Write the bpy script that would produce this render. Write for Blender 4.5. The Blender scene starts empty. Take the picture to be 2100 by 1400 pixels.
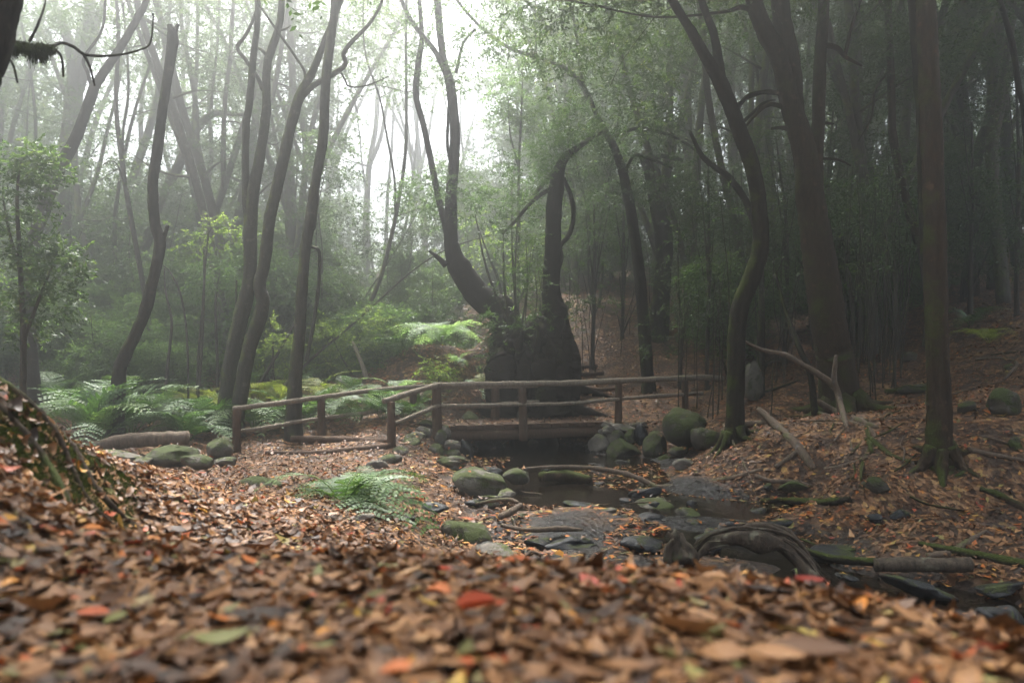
import bpy, math, random
import numpy as np
from mathutils import Vector

random.seed(7)
R = np.random.default_rng(11)
SC = bpy.context.scene
COL = SC.collection
F, CX, HZ = 1400.0, 1050.0, 750.0          # lens in photo pixels: 24 mm on a 36 mm frame, eye at the origin
rad = math.radians
A = lambda *v: np.array(v, float)


def P(px, py, d):
    return A((px - CX) / F * d, d, -(py - HZ) / F * d)


# ------------------------------------------------------------------ noise
def _waves(seed, n, lo, hi):
    r = np.random.default_rng(seed)
    k = r.normal(size=(n, 3)); k /= np.linalg.norm(k, axis=1)[:, None]
    return k * r.uniform(lo, hi, (n, 1)), r.uniform(0, 6.28, n)


def wave(p, seed, freq, n=10):
    k, ph = _waves(seed, n, freq * .6, freq * 1.5)
    return np.sin(p @ k.T + ph).sum(1) / math.sqrt(n)


def norm(v):
    return v / np.maximum(np.linalg.norm(v, axis=-1, keepdims=True), 1e-9)


# ------------------------------------------------------------------ terrain
CP = []
for px, py, d in [
    (-300, 1400, 1.1), (0, 1400, 1.1), (1050, 1400, 1.05), (2100, 1400, 1.1), (2500, 1400, 1.1),
    (0, 1270, 1.6), (1050, 1250, 1.5), (2100, 1335, 1.5), (1700, 1290, 1.5),
    (500, 1150, 2.4), (800, 1150, 2.3), (1050, 1166, 2.2), (1300, 1176, 2.2), (1500, 1186, 2.2), (1800, 1240, 2.0), (2050, 1308, 1.75),
    (300, 1130, 2.8), (200, 1060, 3.4), (400, 1080, 4), (600, 1062, 5), (690, 1105, 4.0), (450, 1002, 7), (600, 985, 8.5), (300, 985, 7.5),
    (400, 962, 10), (250, 950, 10.5), (560, 938, 12), (480, 928, 12.6), (650, 905, 13.4), (760, 893, 13.6), (880, 884, 14), (800, 921, 12.6), (720, 960, 10.5),
    (760, 1062, 6.0), (720, 1030, 6.8), (800, 990, 8.8), (860, 950, 11), (920, 948, 12.8),
    # bank of leaves by the mossy root
    (0, 785, 3.5), (60, 815, 3.5), (100, 862, 3.45), (150, 930, 3.5), (185, 1000, 3.6), (0, 950, 2.6), (100, 1010, 2.9), (0, 1120, 1.9), (-300, 760, 3.2), (-500, 900, 2.0),
    (60, 985, 6.0), (-200, 920, 5.6), (130, 930, 9), (200, 903, 12), (-100, 880, 12), 
    # stream
    (1150, 953, 14.2), (1080, 950, 14.2), (1000, 945, 14.6), (1180, 945, 15.0), (1060, 938, 16.5), (980, 925, 17.5), (920, 905, 20), (1100, 985, 12), (1000, 1003, 11), (1250, 1042, 9.8), (1350, 1000, 11.5), (1500, 1045, 9.6),
    (1450, 1103, 8), (1650, 1045, 9.5), (1580, 1083, 8.0), (1690, 1092, 7.8), (1500, 1076, 8.3), (1700, 1116, 7.4), (1260, 1034, 9.6), (1900, 1136, 7.5), (2000, 1262, 5.8), (1600, 1220, 6.2), (1500, 1175, 6.6), (1250, 1105, 7.8), (1000, 1108, 7.4), (900, 1090, 7.2), (2300, 1200, 6.6), (2500, 1250, 6.2), (1300, 1290, 5.0), (1700, 1330, 4.6), (1050, 1260, 4.6),
    # right bank
    (1240, 874, 15.3), (1400, 842, 16.5), (1290, 866, 16), (1400, 905, 14.4), (1510, 888, 12), (1460, 935, 12.8), (1600, 963, 10), (1750, 985, 8.6), (1900, 1058, 7.4), (2100, 1085, 6.6), (2300, 1100, 6.4), (1925, 952, 9), (1720, 850, 13),
    (2100, 900, 9), (2000, 805, 12), (1750, 785, 15), (1600, 800, 15), (2100, 655, 15), (1950, 650, 18), (1800, 690, 18.5), (1640, 660, 22), (1500, 640, 26), (1300, 705, 22), (1215, 790, 19.5), (1240, 760, 21.5), (2080, 560, 21), (2400, 600, 17), (2500, 760, 10),
    # middle, behind the bridge
    (1090, 838, 17), (1000, 835, 16.6), (1170, 840, 16.6), (900, 806, 16.5), (980, 790, 16.8), (930, 712, 18.6), (860, 728, 19), (1000, 690, 19.5), (1090, 690, 20), (780, 810, 17), (700, 830, 16), (1000, 640, 26),
    # fern hollow and foggy slope
    (600, 850, 15.5), (500, 845, 16), (420, 860, 15), (300, 880, 14), (300, 800, 20), (100, 800, 21), (500, 800, 20), (700, 790, 21), (150, 730, 28), (450, 725, 28), (700, 690, 30), (850, 660, 34), (-200, 760, 24), (300, 640, 40), (800, 560, 48), (1200, 560, 42), (1700, 540, 34),
]:
    CP.append(P(px, py, d))
CP += [A(*v) for v in [(0, 0, -.5), (-2, 0, -.45), (2, 0, -.55), (0, -3, -.5), (-4, -3, -.2), (4, -3, -.8), (0, -30, .5), (-45, -30, 5), (45, -30, 5), (-60, 20, 8), (60, 20, 11), (-45, 60, 8.5), (0, 75, 8.5),
                       (50, 60, 11), (-90, 110, 11), (0, 120, 10), (90, 110, 13), (-100, 0, 9), (100, 0, 13), (-12, 4, -.2), (14, 3, .6), (7, 3.5, -1.9), (5.2, 3.0, -1.9), (12, 5.5, -.9), (-15, 12, -.6), (-22, 22, .8), (20, 12, 2.2), (0, 170, 12), (-110, 170, 12), (110, 170, 14)]]
CP = np.array(CP)


def _tps_fit(c, lam):
    n = len(c); d2 = ((c[:, None, :2] - c[None, :, :2]) ** 2).sum(2)
    K = np.where(d2 > 0, .5 * d2 * np.log(d2 + 1e-12), 0) + lam * np.eye(n)
    Q = np.c_[np.ones(n), c[:, :2]]
    M = np.block([[K, Q], [Q.T, np.zeros((3, 3))]])
    return np.linalg.solve(M, np.r_[c[:, 2], np.zeros(3)])


TW = _tps_fit(CP, .02)


def gz(x, y):
    x = np.atleast_1d(np.asarray(x, float)).ravel(); y = np.atleast_1d(np.asarray(y, float)).ravel()
    x, y = np.broadcast_arrays(x, y)
    out = np.empty(len(x))
    for s in range(0, len(x), 20000):
        a, b = x[s:s + 20000], y[s:s + 20000]
        d2 = (a[:, None] - CP[:, 0]) ** 2 + (b[:, None] - CP[:, 1]) ** 2
        z = (.5 * d2 * np.log(d2 + 1e-12)) @ TW[:-3] + TW[-3] + TW[-2] * a + TW[-1] * b
        rr = np.hypot(a, b)
        q = np.c_[a, b, 0 * a]
        z = z + wave(q, 5, 2.2) * .035 * np.clip((rr - 2) / 4, 0, 1) + wave(q, 6, .7) * .05 * np.clip((rr - 6) / 8, 0, 1) + wave(q, 8, 6) * .012
        far = np.clip((rr - 90) / 60, 0, 1)
        z = np.clip(z * (1 - far) + far * np.clip(z, 0, 13), -9, 14)
        out[s:s + 20000] = z
    return out


def g1(x, y):
    return float(gz([x], [y])[0])


WATER = lambda y: -1.865 - .017 * (14 - y)


def hit(px, py, dmin=2.5, dmax=70):
    """Where the ray through a photo pixel meets the ground."""
    d = np.geomspace(dmin, dmax, 500)
    q = (px - CX) / F * d
    below = -(py - HZ) / F * d < gz(q, d)
    i = int(np.argmax(below)) if below.any() else len(d) - 1
    return float(d[i])


def on_ground(px, py, dmin=2.5):
    d = hit(px, py, dmin)
    x = (px - CX) / F * d
    return A(x, d, g1(x, d)), d


# ------------------------------------------------------------------ mesh building
class MB:
    def __init__(s):
        s.v, s.q, s.t, s.n, s.tint = [], [], [], 0, []

    def add(s, v, q=None, t=None, tint=None):
        v = np.asarray(v, float)
        if q is not None and len(q): s.q.append(np.asarray(q, int) + s.n)
        if t is not None and len(t): s.t.append(np.asarray(t, int) + s.n)
        s.v.append(v); s.n += len(v)
        s.tint.append(np.full(len(v), .5) if tint is None else np.asarray(tint, float))
        return s

    def mesh(s, name, mat, base=None, smooth=True):
        v = np.concatenate(s.v)
        if base is not None: v = v - base
        me = bpy.data.meshes.new(name)
        q = np.concatenate(s.q) if s.q else np.zeros((0, 4), int)
        t = np.concatenate(s.t) if s.t else np.zeros((0, 3), int)
        me.vertices.add(len(v)); me.vertices.foreach_set('co', v.astype(np.float32).ravel())
        me.loops.add(q.size + t.size)
        me.loops.foreach_set('vertex_index', np.r_[q.ravel(), t.ravel()].astype(np.int32))
        me.polygons.add(len(q) + len(t))
        me.polygons.foreach_set('loop_start', np.r_[np.arange(len(q)) * 4, q.size + np.arange(len(t)) * 3].astype(np.int32))
        me.polygons.foreach_set('use_smooth', np.full(len(q) + len(t), bool(smooth)))
        me.update(calc_edges=True)
        at = me.attributes.new('tint', 'FLOAT', 'POINT')
        at.data.foreach_set('value', np.concatenate(s.tint).astype(np.float32))
        me.materials.append(mat)
        return me

    def build(s, name, mat, parent=None, base=None, smooth=True):
        if parent is not None and base is None: base = A(*parent.location)
        o = bpy.data.objects.new(name, s.mesh(name, mat, base, smooth)); COL.objects.link(o)
        if parent is not None: o.parent = parent
        elif base is not None: o.location = base
        return o


def tag(o, label=None, cat=None, group=None, kind=None):
    for k, v in (('label', label), ('category', cat), ('group', group), ('kind', kind)):
        if v: o[k] = v
    return o


def empty(name, loc, label, cat, group=None):
    o = bpy.data.objects.new(name, None); COL.objects.link(o); o.location = loc; o.empty_display_size = .2
    return tag(o, label, cat, group)


def copy_tree(o, parent=None):
    c = o.copy(); COL.objects.link(c); c.parent = parent
    for ch in o.children: copy_tree(ch, c)
    return c


def crom(p, sub):
    p = np.asarray(p, float)
    if len(p) == 2 or sub == 1:
        t = np.linspace(0, len(p) - 1, (len(p) - 1) * sub + 1)
        return np.stack([np.interp(t, np.arange(len(p)), p[:, i]) for i in range(p.shape[1])], 1)
    e = np.vstack([2 * p[0] - p[1], p, 2 * p[-1] - p[-2]])
    out = []
    u = np.linspace(0, 1, sub, endpoint=False)[:, None]
    for i in range(len(p) - 1):
        a, b, c, d = e[i:i + 4]
        out.append(.5 * (2 * b + (c - a) * u + (2 * a - 5 * b + 4 * c - d) * u ** 2 + (3 * b - a - 3 * c + d) * u ** 3))
    return np.vstack(out + [p[-1:]])


def tube(mb, pts, r, seg=10, sub=5, rough=.07, seed=0, freq=None, flat=1.0, tint=.5, wig=0):
    p = crom(pts, sub)
    rr = np.interp(np.linspace(0, 1, len(p)), np.linspace(0, 1, len(r)), r) if len(r) != len(pts) else np.interp(np.linspace(0, len(r) - 1, len(p)), np.arange(len(r)), r)
    if wig:
        rg = np.random.default_rng(seed + 99)
        p = p + rg.normal(0, 1, p.shape) * rr[:, None] * wig
    tg = norm(np.gradient(p, axis=0))
    n = np.cross(tg[0], A(.3, .9, .2)); n = n / np.linalg.norm(n)
    N = []
    for i in range(len(p)):
        n = n - tg[i] * (n @ tg[i]); n = n / (np.linalg.norm(n) + 1e-9); N.append(n)
    N = np.array(N); B = np.cross(tg, N)
    th = np.linspace(0, 2 * math.pi, seg, endpoint=False)
    off = N[:, None, :] * np.cos(th)[None, :, None] + B[:, None, :] * np.sin(th)[None, :, None] * flat
    V = p[:, None, :] + off * rr[:, None, None]
    if rough:
        f = freq or 2.2 / max(float(np.mean(rr)), .01)
        w = wave(V.reshape(-1, 3) * A(1, 1, .45), 100 + seed, f * .5, 8) * .6 + wave(V.reshape(-1, 3) * A(1, 1, .3), 200 + seed, f * 1.6, 8) * .4
        V = V + off * (rr[:, None] * rough * w.reshape(len(p), seg))[:, :, None]
    m = len(p)
    i = np.arange(m - 1)[:, None] * seg; j = np.arange(seg)[None, :]; j2 = (j + 1) % seg
    q = np.stack([i + j, i + j2, i + seg + j2, i + seg + j], -1).reshape(-1, 4)
    V = V.reshape(-1, 3)
    t0 = np.stack([np.full(seg, len(V)), (np.arange(seg) + 1) % seg, np.arange(seg)], 1)
    e = (m - 1) * seg
    t1 = np.stack([np.full(seg, len(V) + 1), e + np.arange(seg), e + (np.arange(seg) + 1) % seg], 1)
    V = np.vstack([V, p[:1] - tg[:1] * rr[0] * .15, p[-1:] + tg[-1:] * rr[-1] * .3])
    mb.add(V, q, np.vstack([t0, t1]), np.full(len(V), tint))
    return p, rr


def sprays(mb, C, D, L, k=12, leaf=.09, rng=R, tint=None, wide=.2):
    n = len(C)
    t = np.linspace(.12, 1, k)[None, :, None]
    D = norm(D)[:, None, :]; L = L[:, None, None]
    up = A(0, 0, 1)
    base = C[:, None, :] + D * L * t + up * (-.3 * L * t * t)
    side = norm(np.cross(D, up) + rng.normal(0, .25, (n, 1, 3)))
    sg = np.where(np.arange(k) % 2 == 0, 1., -1.)[None, :, None]
    ld = norm(D * .55 + side * sg * .9 + rng.normal(0, .38, (n, k, 3)) + up * -.22)
    w = norm(np.cross(ld, up + rng.normal(0, .55, (n, k, 3))))
    l = leaf * rng.uniform(.65, 1.25, (n, k, 1))
    V = np.stack([base, base + ld * l * .45 + w * l * wide, base + ld * l, base + ld * l * .45 - w * l * wide], 2).reshape(-1, 3)
    e = base[:, -1:]; c0 = C[:, None, :]
    tw = np.stack([c0 + A(0, 0, .003), (c0 + e) / 2 + A(0, 0, .09) * L + A(0, 0, .003), e, (c0 + e) / 2 + A(0, 0, .09) * L - A(0, 0, .003)], 2).reshape(-1, 3)
    mb.add(tw, np.arange(len(tw)).reshape(-1, 4), None, np.zeros(len(tw)))
    q = np.arange(len(V)).reshape(-1, 4)
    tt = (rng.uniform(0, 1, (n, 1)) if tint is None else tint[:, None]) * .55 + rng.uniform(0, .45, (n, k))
    mb.add(V, q, None, np.repeat(tt.ravel(), 4))


def cluster(mb, c, r, n, leaf=.09, k=12, rng=R, seed=0, fill=.45):
    """Leaf sprays through an ellipsoid, thinned by noise so gaps stay open."""
    r = np.broadcast_to(np.asarray(r, float), (3,))
    u = norm(rng.normal(size=(n * 3, 3)))
    s = rng.uniform(fill, 1, (n * 3, 1)) ** .6
    q = u * s
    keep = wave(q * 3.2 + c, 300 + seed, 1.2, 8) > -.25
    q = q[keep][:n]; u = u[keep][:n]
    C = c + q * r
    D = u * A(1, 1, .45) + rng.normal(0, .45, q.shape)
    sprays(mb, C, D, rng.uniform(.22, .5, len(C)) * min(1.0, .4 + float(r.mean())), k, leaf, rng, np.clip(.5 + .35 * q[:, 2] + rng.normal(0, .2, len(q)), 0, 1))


# ------------------------------------------------------------------ materials
def mat(name):
    m = bpy.data.materials.new(name); m.use_nodes = True
    nt = m.node_tree; nt.nodes.clear()
    out = nt.nodes.new('ShaderNodeOutputMaterial')
    return m, nt, out


def N(nt, t, **kw):
    n = nt.nodes.new('ShaderNode' + t)
    for k, v in kw.items():
        if k in n.inputs: n.inputs[k].default_value = v
        else: setattr(n, k, v)
    return n


def ramp(nt, stops, fac, interp='LINEAR'):
    n = nt.nodes.new('ShaderNodeValToRGB'); cr = n.color_ramp; cr.interpolation = interp
    while len(cr.elements) > 1: cr.elements.remove(cr.elements[-1])
    cr.elements[0].position = stops[0][0]; cr.elements[0].color = (*stops[0][1], 1)
    for p, c in stops[1:]:
        e = cr.elements.new(p); e.color = (*c, 1)
    nt.links.new(fac, n.inputs[0])
    return n


def mixc(nt, f, a, b, mode='MIX'):
    n = nt.nodes.new('ShaderNodeMix'); n.data_type = 'RGBA'; n.blend_type = mode
    for s, v in ((0, f), (6, a), (7, b)):
        if hasattr(v, 'links'): nt.links.new(v, n.inputs[s])
        else: n.inputs[s].default_value = v if s == 0 else (*v, 1)
    return n.outputs[2]


def math_(nt, op, a, b=0.0, clamp=False):
    n = nt.nodes.new('ShaderNodeMath'); n.operation = op; n.use_clamp = clamp
    for s, v in ((0, a), (1, b)):
        if hasattr(v, 'links'): nt.links.new(v, n.inputs[s])
        else: n.inputs[s].default_value = v
    return n.outputs[0]


def noise(nt, vec, scale, detail=5, rough=.6):
    n = N(nt, 'TexNoise'); n.inputs['Scale'].default_value = scale; n.inputs['Detail'].default_value = detail; n.inputs['Roughness'].default_value = rough
    nt.links.new(vec, n.inputs['Vector']); return n.outputs['Fac']


def bump(nt, h, s, d):
    n = N(nt, 'Bump'); n.inputs['Strength'].default_value = s; n.inputs['Distance'].default_value = d
    nt.links.new(h, n.inputs['Height']); return n.outputs['Normal']


def world_pos(nt):
    g = N(nt, 'NewGeometry'); return g.outputs['Position'], g.outputs['Normal']


def sep(nt, v, i):
    n = N(nt, 'SeparateXYZ'); nt.links.new(v, n.inputs[0]); return n.outputs[i]


def stretch(nt, pos, s):
    n = N(nt, 'Mapping'); nt.links.new(pos, n.inputs['Vector']); n.inputs['Scale'].default_value = s; return n.outputs[0]


def bark_mat(name, dark, light, moss, amount, spec=.25):
    m, nt, out = mat(name)
    pos, nor = world_pos(nt)
    sp = stretch(nt, pos, (1, 1, .22))
    a = noise(nt, sp, 26, 8, .7); b = noise(nt, pos, 3.1, 4)
    base = ramp(nt, [(.3, dark), (.7, light)], a).outputs[0]
    lich = ramp(nt, [(.60, (0, 0, 0)), (.68, (1, 1, 1))], noise(nt, pos, 7, 5)).outputs[0]
    base = mixc(nt, math_(nt, 'MULTIPLY', lich, .5), base, tuple(min(.2, c * 2.6) for c in light))
    w = math_(nt, 'ADD', math_(nt, 'MULTIPLY', sep(nt, nor, 0), -.16), math_(nt, 'MULTIPLY', sep(nt, nor, 2), .06 + .5 * amount))
    w = math_(nt, 'ADD', w, b)
    mk = ramp(nt, [(.80 - amount * .2, (0, 0, 0)), (.95 - amount * .2, (1, 1, 1))], math_(nt, 'ADD', w, math_(nt, 'MULTIPLY', noise(nt, pos, 30, 3), .18))).outputs[0]
    mcol = mixc(nt, noise(nt, pos, 60, 3), moss, tuple(c * 1.9 for c in moss))
    col = mixc(nt, mk, base, mcol)
    p = N(nt, 'BsdfPrincipled'); p.inputs['Roughness'].default_value = .85; p.inputs['Specular IOR Level'].default_value = spec
    nt.links.new(col, p.inputs['Base Color'])
    h = math_(nt, 'ADD', a, math_(nt, 'MULTIPLY', noise(nt, pos, 70, 4), math_(nt, 'ADD', math_(nt, 'MULTIPLY', mk, .7), .2)))
    nt.links.new(bump(nt, h, .9, .02), p.inputs['Normal'])
    nt.links.new(p.outputs[0], out.inputs[0])
    return m


def leaf_mat(name, stops, trans=.4, rough=.5, spec=.2, tcol=None, vary=.3):
    m, nt, out = mat(name)
    at = N(nt, 'Attribute', attribute_name='tint')
    oi = N(nt, 'ObjectInfo')
    fac = math_(nt, 'ADD', at.outputs['Fac'], math_(nt, 'MULTIPLY', math_(nt, 'SUBTRACT', oi.outputs['Random'], .5), vary), True)
    col = ramp(nt, stops, fac).outputs[0]
    p = N(nt, 'BsdfPrincipled'); p.inputs['Roughness'].default_value = rough; p.inputs['Specular IOR Level'].default_value = spec
    nt.links.new(col, p.inputs['Base Color'])
    if trans:
        t = N(nt, 'BsdfTranslucent'); nt.links.new(mixc(nt, 1., col, tcol or (1.5, 1.7, .8), 'MULTIPLY'), t.inputs[0])
        mx = N(nt, 'MixShader'); mx.inputs[0].default_value = trans
        nt.links.new(p.outputs[0], mx.inputs[1]); nt.links.new(t.outputs[0], mx.inputs[2]); nt.links.new(mx.outputs[0], out.inputs[0])
    else:
        nt.links.new(p.outputs[0], out.inputs[0])
    return m


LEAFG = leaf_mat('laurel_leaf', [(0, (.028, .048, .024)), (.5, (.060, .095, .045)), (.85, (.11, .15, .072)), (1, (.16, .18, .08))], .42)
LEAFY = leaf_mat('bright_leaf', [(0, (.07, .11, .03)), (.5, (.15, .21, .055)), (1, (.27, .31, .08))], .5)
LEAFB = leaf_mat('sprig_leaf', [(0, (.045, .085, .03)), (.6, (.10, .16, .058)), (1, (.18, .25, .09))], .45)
FERN = leaf_mat('fern_leaf', [(0, (.022, .052, .016)), (.5, (.058, .112, .034)), (1, (.13, .185, .06))], .3, .5, .35)
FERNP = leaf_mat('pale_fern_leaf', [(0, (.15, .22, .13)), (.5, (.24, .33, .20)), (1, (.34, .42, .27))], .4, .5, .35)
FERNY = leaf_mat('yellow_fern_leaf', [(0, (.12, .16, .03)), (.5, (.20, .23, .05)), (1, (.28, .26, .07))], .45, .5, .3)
LITTER = leaf_mat('litter_leaf', [(0, (.010, .005, .003)), (.20, (.040, .018, .008)), (.40, (.105, .046, .018)), (.58, (.19, .088, .034)), (.72, (.28, .140, .058)), (.81, (.34, .19, .09)), (.838, (.14, .125, .045)), (.87, (.18, .17, .06)),
                                  (.895, (.42, .24, .04)), (.92, (.42, .14, .025)), (.945, (.36, .09, .022)), (.98, (.28, .04, .016)), (1, (.15, .015, .01))], .12, .5, .25, (1.2, 1.0, .8), 0.)
BARK_L = bark_mat('grey_mossy_bark', (.012, .011, .008), (.07, .062, .046), (.05, .06, .015), .6)
BARK_D = bark_mat('dark_bark', (.005, .004, .003), (.036, .029, .02), (.03, .037, .009), .55, .12)
BARK_P = bark_mat('pale_bark', (.035, .032, .025), (.10, .09, .07), (.08, .092, .026), .75)
BARK_R = bark_mat('brown_bark', (.007, .005, .003), (.055, .036, .022), (.03, .036, .009), .5, .12)
BARK_S = bark_mat('old_stump_bark', (.005, .004, .003), (.026, .018, .012), (.026, .03, .009), .22, .1)
STEM = bark_mat('twig_bark', (.02, .017, .012), (.06, .05, .035), (.04, .05, .014), .2)
DEAD = bark_mat('dead_wood', (.035, .024, .016), (.16, .115, .08), (.05, .055, .018), .12)
DRIFT = bark_mat('weathered_driftwood', (.014, .010, .007), (.10, .075, .052), (.03, .034, .012), .1)
RAIL = bark_mat('weathered_rail', (.07, .055, .04), (.29, .235, .175), (.085, .085, .035), .15)
POST = bark_mat('brown_post', (.035, .02, .012), (.11, .065, .04), (.06, .055, .02), .05)


def rock_mat(name, c0, c1, moss, amount, rough=.8, spec=.3):
    m, nt, out = mat(name)
    pos, nor = world_pos(nt)
    a = noise(nt, pos, 9, 8, .7)
    base = ramp(nt, [(.3, c0), (.7, c1)], a).outputs[0]
    spk = ramp(nt, [(.62, (0, 0, 0)), (.7, (1, 1, 1))], noise(nt, pos, 24, 4)).outputs[0]
    base = mixc(nt, math_(nt, 'MULTIPLY', spk, .3), base, (.2, .19, .16))
    w = math_(nt, 'ADD', math_(nt, 'MULTIPLY', sep(nt, nor, 2), .30), math_(nt, 'SUBTRACT', math_(nt, 'MULTIPLY', noise(nt, pos, 5, 6, .7), 2.2), .6))
    mk = ramp(nt, [(.95 - amount * .5, (0, 0, 0)), (1.12 - amount * .5, (1, 1, 1))], math_(nt, 'ADD', w, math_(nt, 'MULTIPLY', noise(nt, pos, 40, 3), .2))).outputs[0]
    col = mixc(nt, mk, base, mixc(nt, noise(nt, pos, 55, 3), moss, tuple(c * 2.0 for c in moss)))
    p = N(nt, 'BsdfPrincipled'); p.inputs['Specular IOR Level'].default_value = spec
    rg = math_(nt, 'ADD', math_(nt, 'MULTIPLY', mk, .9 - rough), rough) ; nt.links.new(rg, p.inputs['Roughness'])
    nt.links.new(col, p.inputs['Base Color'])
    h = math_(nt, 'ADD', a, math_(nt, 'MULTIPLY', noise(nt, pos, 90, 4), math_(nt, 'MULTIPLY', mk, .8)))
    nt.links.new(bump(nt, h, .8, .03), p.inputs['Normal']); nt.links.new(p.outputs[0], out.inputs[0])
    return m


ROCK = rock_mat('mossy_stone', (.05, .045, .036), (.13, .115, .09), (.036, .044, .012), .56)
ROCKG = rock_mat('grey_stone', (.06, .052, .043), (.17, .148, .12), (.06, .07, .022), .2)
ROCKW = rock_mat('wet_black_stone', (.006, .006, .007), (.022, .022, .022), (.03, .035, .012), .05, .4, .25)
ROCKM = rock_mat('thick_moss_stone', (.03, .026, .02), (.08, .068, .05), (.028, .036, .008), .66)


def ground_mat():
    m, nt, out = mat('forest_floor')
    pos, nor = world_pos(nt)
    at = N(nt, 'Attribute', attribute_name='tint')          # wetness of the stream bed
    v = N(nt, 'TexVoronoi'); v.inputs['Scale'].default_value = 15; v.inputs['Randomness'].default_value = 1
    wp = N(nt, 'Mapping'); nt.links.new(pos, wp.inputs[0])
    nt.links.new(wp.outputs[0], v.inputs['Vector'])
    cell = sep(nt, v.outputs['Color'], 0)
    col = ramp(nt, [(0, (.03, .018, .012)), (.3, (.08, .04, .02)), (.6, (.17, .09, .045)), (.85, (.26, .15, .08)), (.93, (.33, .20, .07)), (1, (.32, .09, .03))], cell).outputs[0]
    soil = ramp(nt, [(.3, (.02, .013, .009)), (.7, (.075, .048, .032))], noise(nt, pos, 12, 7, .7)).outputs[0]
    col = mixc(nt, ramp(nt, [(.42, (0, 0, 0)), (.56, (1, 1, 1))], noise(nt, pos, 2.3, 5)).outputs[0], soil, col)
    mk = ramp(nt, [(.62, (0, 0, 0)), (.72, (1, 1, 1))], noise(nt, pos, 1.1, 6)).outputs[0]
    col = mixc(nt, math_(nt, 'MULTIPLY', mk, .45), col, (.035, .05, .015))
    wetc = ramp(nt, [(.3, (.004, .004, .004)), (.7, (.02, .017, .015))], noise(nt, pos, 8, 6)).outputs[0]
    wet = at.outputs['Fac']
    col = mixc(nt, wet, col, wetc)
    p = N(nt, 'BsdfPrincipled'); nt.links.new(col, p.inputs['Base Color'])
    nt.links.new(math_(nt, 'SUBTRACT', .9, math_(nt, 'MULTIPLY', wet, ramp(nt, [(.4, (.3, .3, .3)), (.6, (.8, .8, .8))], noise(nt, pos, 4, 5)).outputs[0])), p.inputs['Roughness'])
    p.inputs['Specular IOR Level'].default_value = .25
    h = math_(nt, 'ADD', noise(nt, pos, 11, 6, .65), math_(nt, 'MULTIPLY', v.outputs['Distance'], .6))
    nt.links.new(bump(nt, h, .9, .05), p.inputs['Normal']); nt.links.new(p.outputs[0], out.inputs[0])
    return m


def water_mat():
    m, nt, out = mat('stream_water')
    pos, nor = world_pos(nt)
    p = N(nt, 'BsdfPrincipled'); p.inputs['Base Color'].default_value = (.012, .009, .006, 1); p.inputs['Roughness'].default_value = .04; p.inputs['IOR'].default_value = 1.33
    p.inputs['Specular IOR Level'].default_value = .9
    w = math_(nt, 'ADD', noise(nt, stretch(nt, pos, (1, .6, 1)), 9, 3), math_(nt, 'MULTIPLY', noise(nt, pos, 28, 2), .35))
    nt.links.new(bump(nt, w, .3, .02), p.inputs['Normal']); nt.links.new(p.outputs[0], out.inputs[0])
    return m


GROUND, WATERM = ground_mat(), water_mat()
mossm = leaf_mat('moss', [(0, (.010, .013, .004)), (.6, (.028, .036, .008)), (1, (.06, .068, .016))], .25, .9, .1)

# ------------------------------------------------------------------ ground sheet, water
def graded(lo, hi, near, grow, c=0.0, flat=6.0):
    out = [c]
    while out[-1] < hi: out.append(out[-1] + max(near, grow * (abs(out[-1] - c) - flat)))
    neg = [c]
    while neg[-1] > lo: neg.append(neg[-1] - max(near, grow * (abs(neg[-1] - c) - flat)))
    return np.array(sorted(set(neg[1:] + out)))


gx = graded(-115, 115, .11, .045, 1.0, 8); gy = graded(-42, 175, .11, .05, 9.0, 8)
X, Y = np.meshgrid(gx, gy)
Z = gz(X.ravel(), Y.ravel())
xx, yy = X.ravel(), Y.ravel()
wet = np.clip((WATER(yy) + .17 - Z) / .16 + .35 * wave(np.c_[xx, yy, 0 * xx], 44, 2.2), 0, 1) * (yy > 2.5) * (yy < 24)
Z = Z + wet * .075 * wave(np.c_[xx, yy, 0 * xx], 45, 3.2)
# the bed's flat ledges and hollows
mb = MB()
nx = len(gx)
i = (np.arange(len(gy) - 1)[:, None] * nx + np.arange(nx - 1)[None, :]).ravel()
mb.add(np.c_[xx, yy, Z], np.stack([i, i + 1, i + nx + 1, i + nx], 1), None, wet)
tag(mb.build('ground', GROUND), 'leaf strewn forest floor rising to both sides of the stream', None, None, 'structure')
wy = np.linspace(3.2, 23, 60); wx = np.linspace(-4, 16, 60)
X, Y = np.meshgrid(wx, wy); Z = WATER(Y).ravel()
mb = MB(); i = (np.arange(59)[:, None] * 60 + np.arange(59)[None, :]).ravel()
mb.add(np.c_[X.ravel(), Y.ravel(), Z], np.stack([i, i + 1, i + 61, i + 60], 1))
tag(mb.build('water', WATERM), 'dark shallow stream water running under the footbridge', None, None, 'structure')


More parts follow.
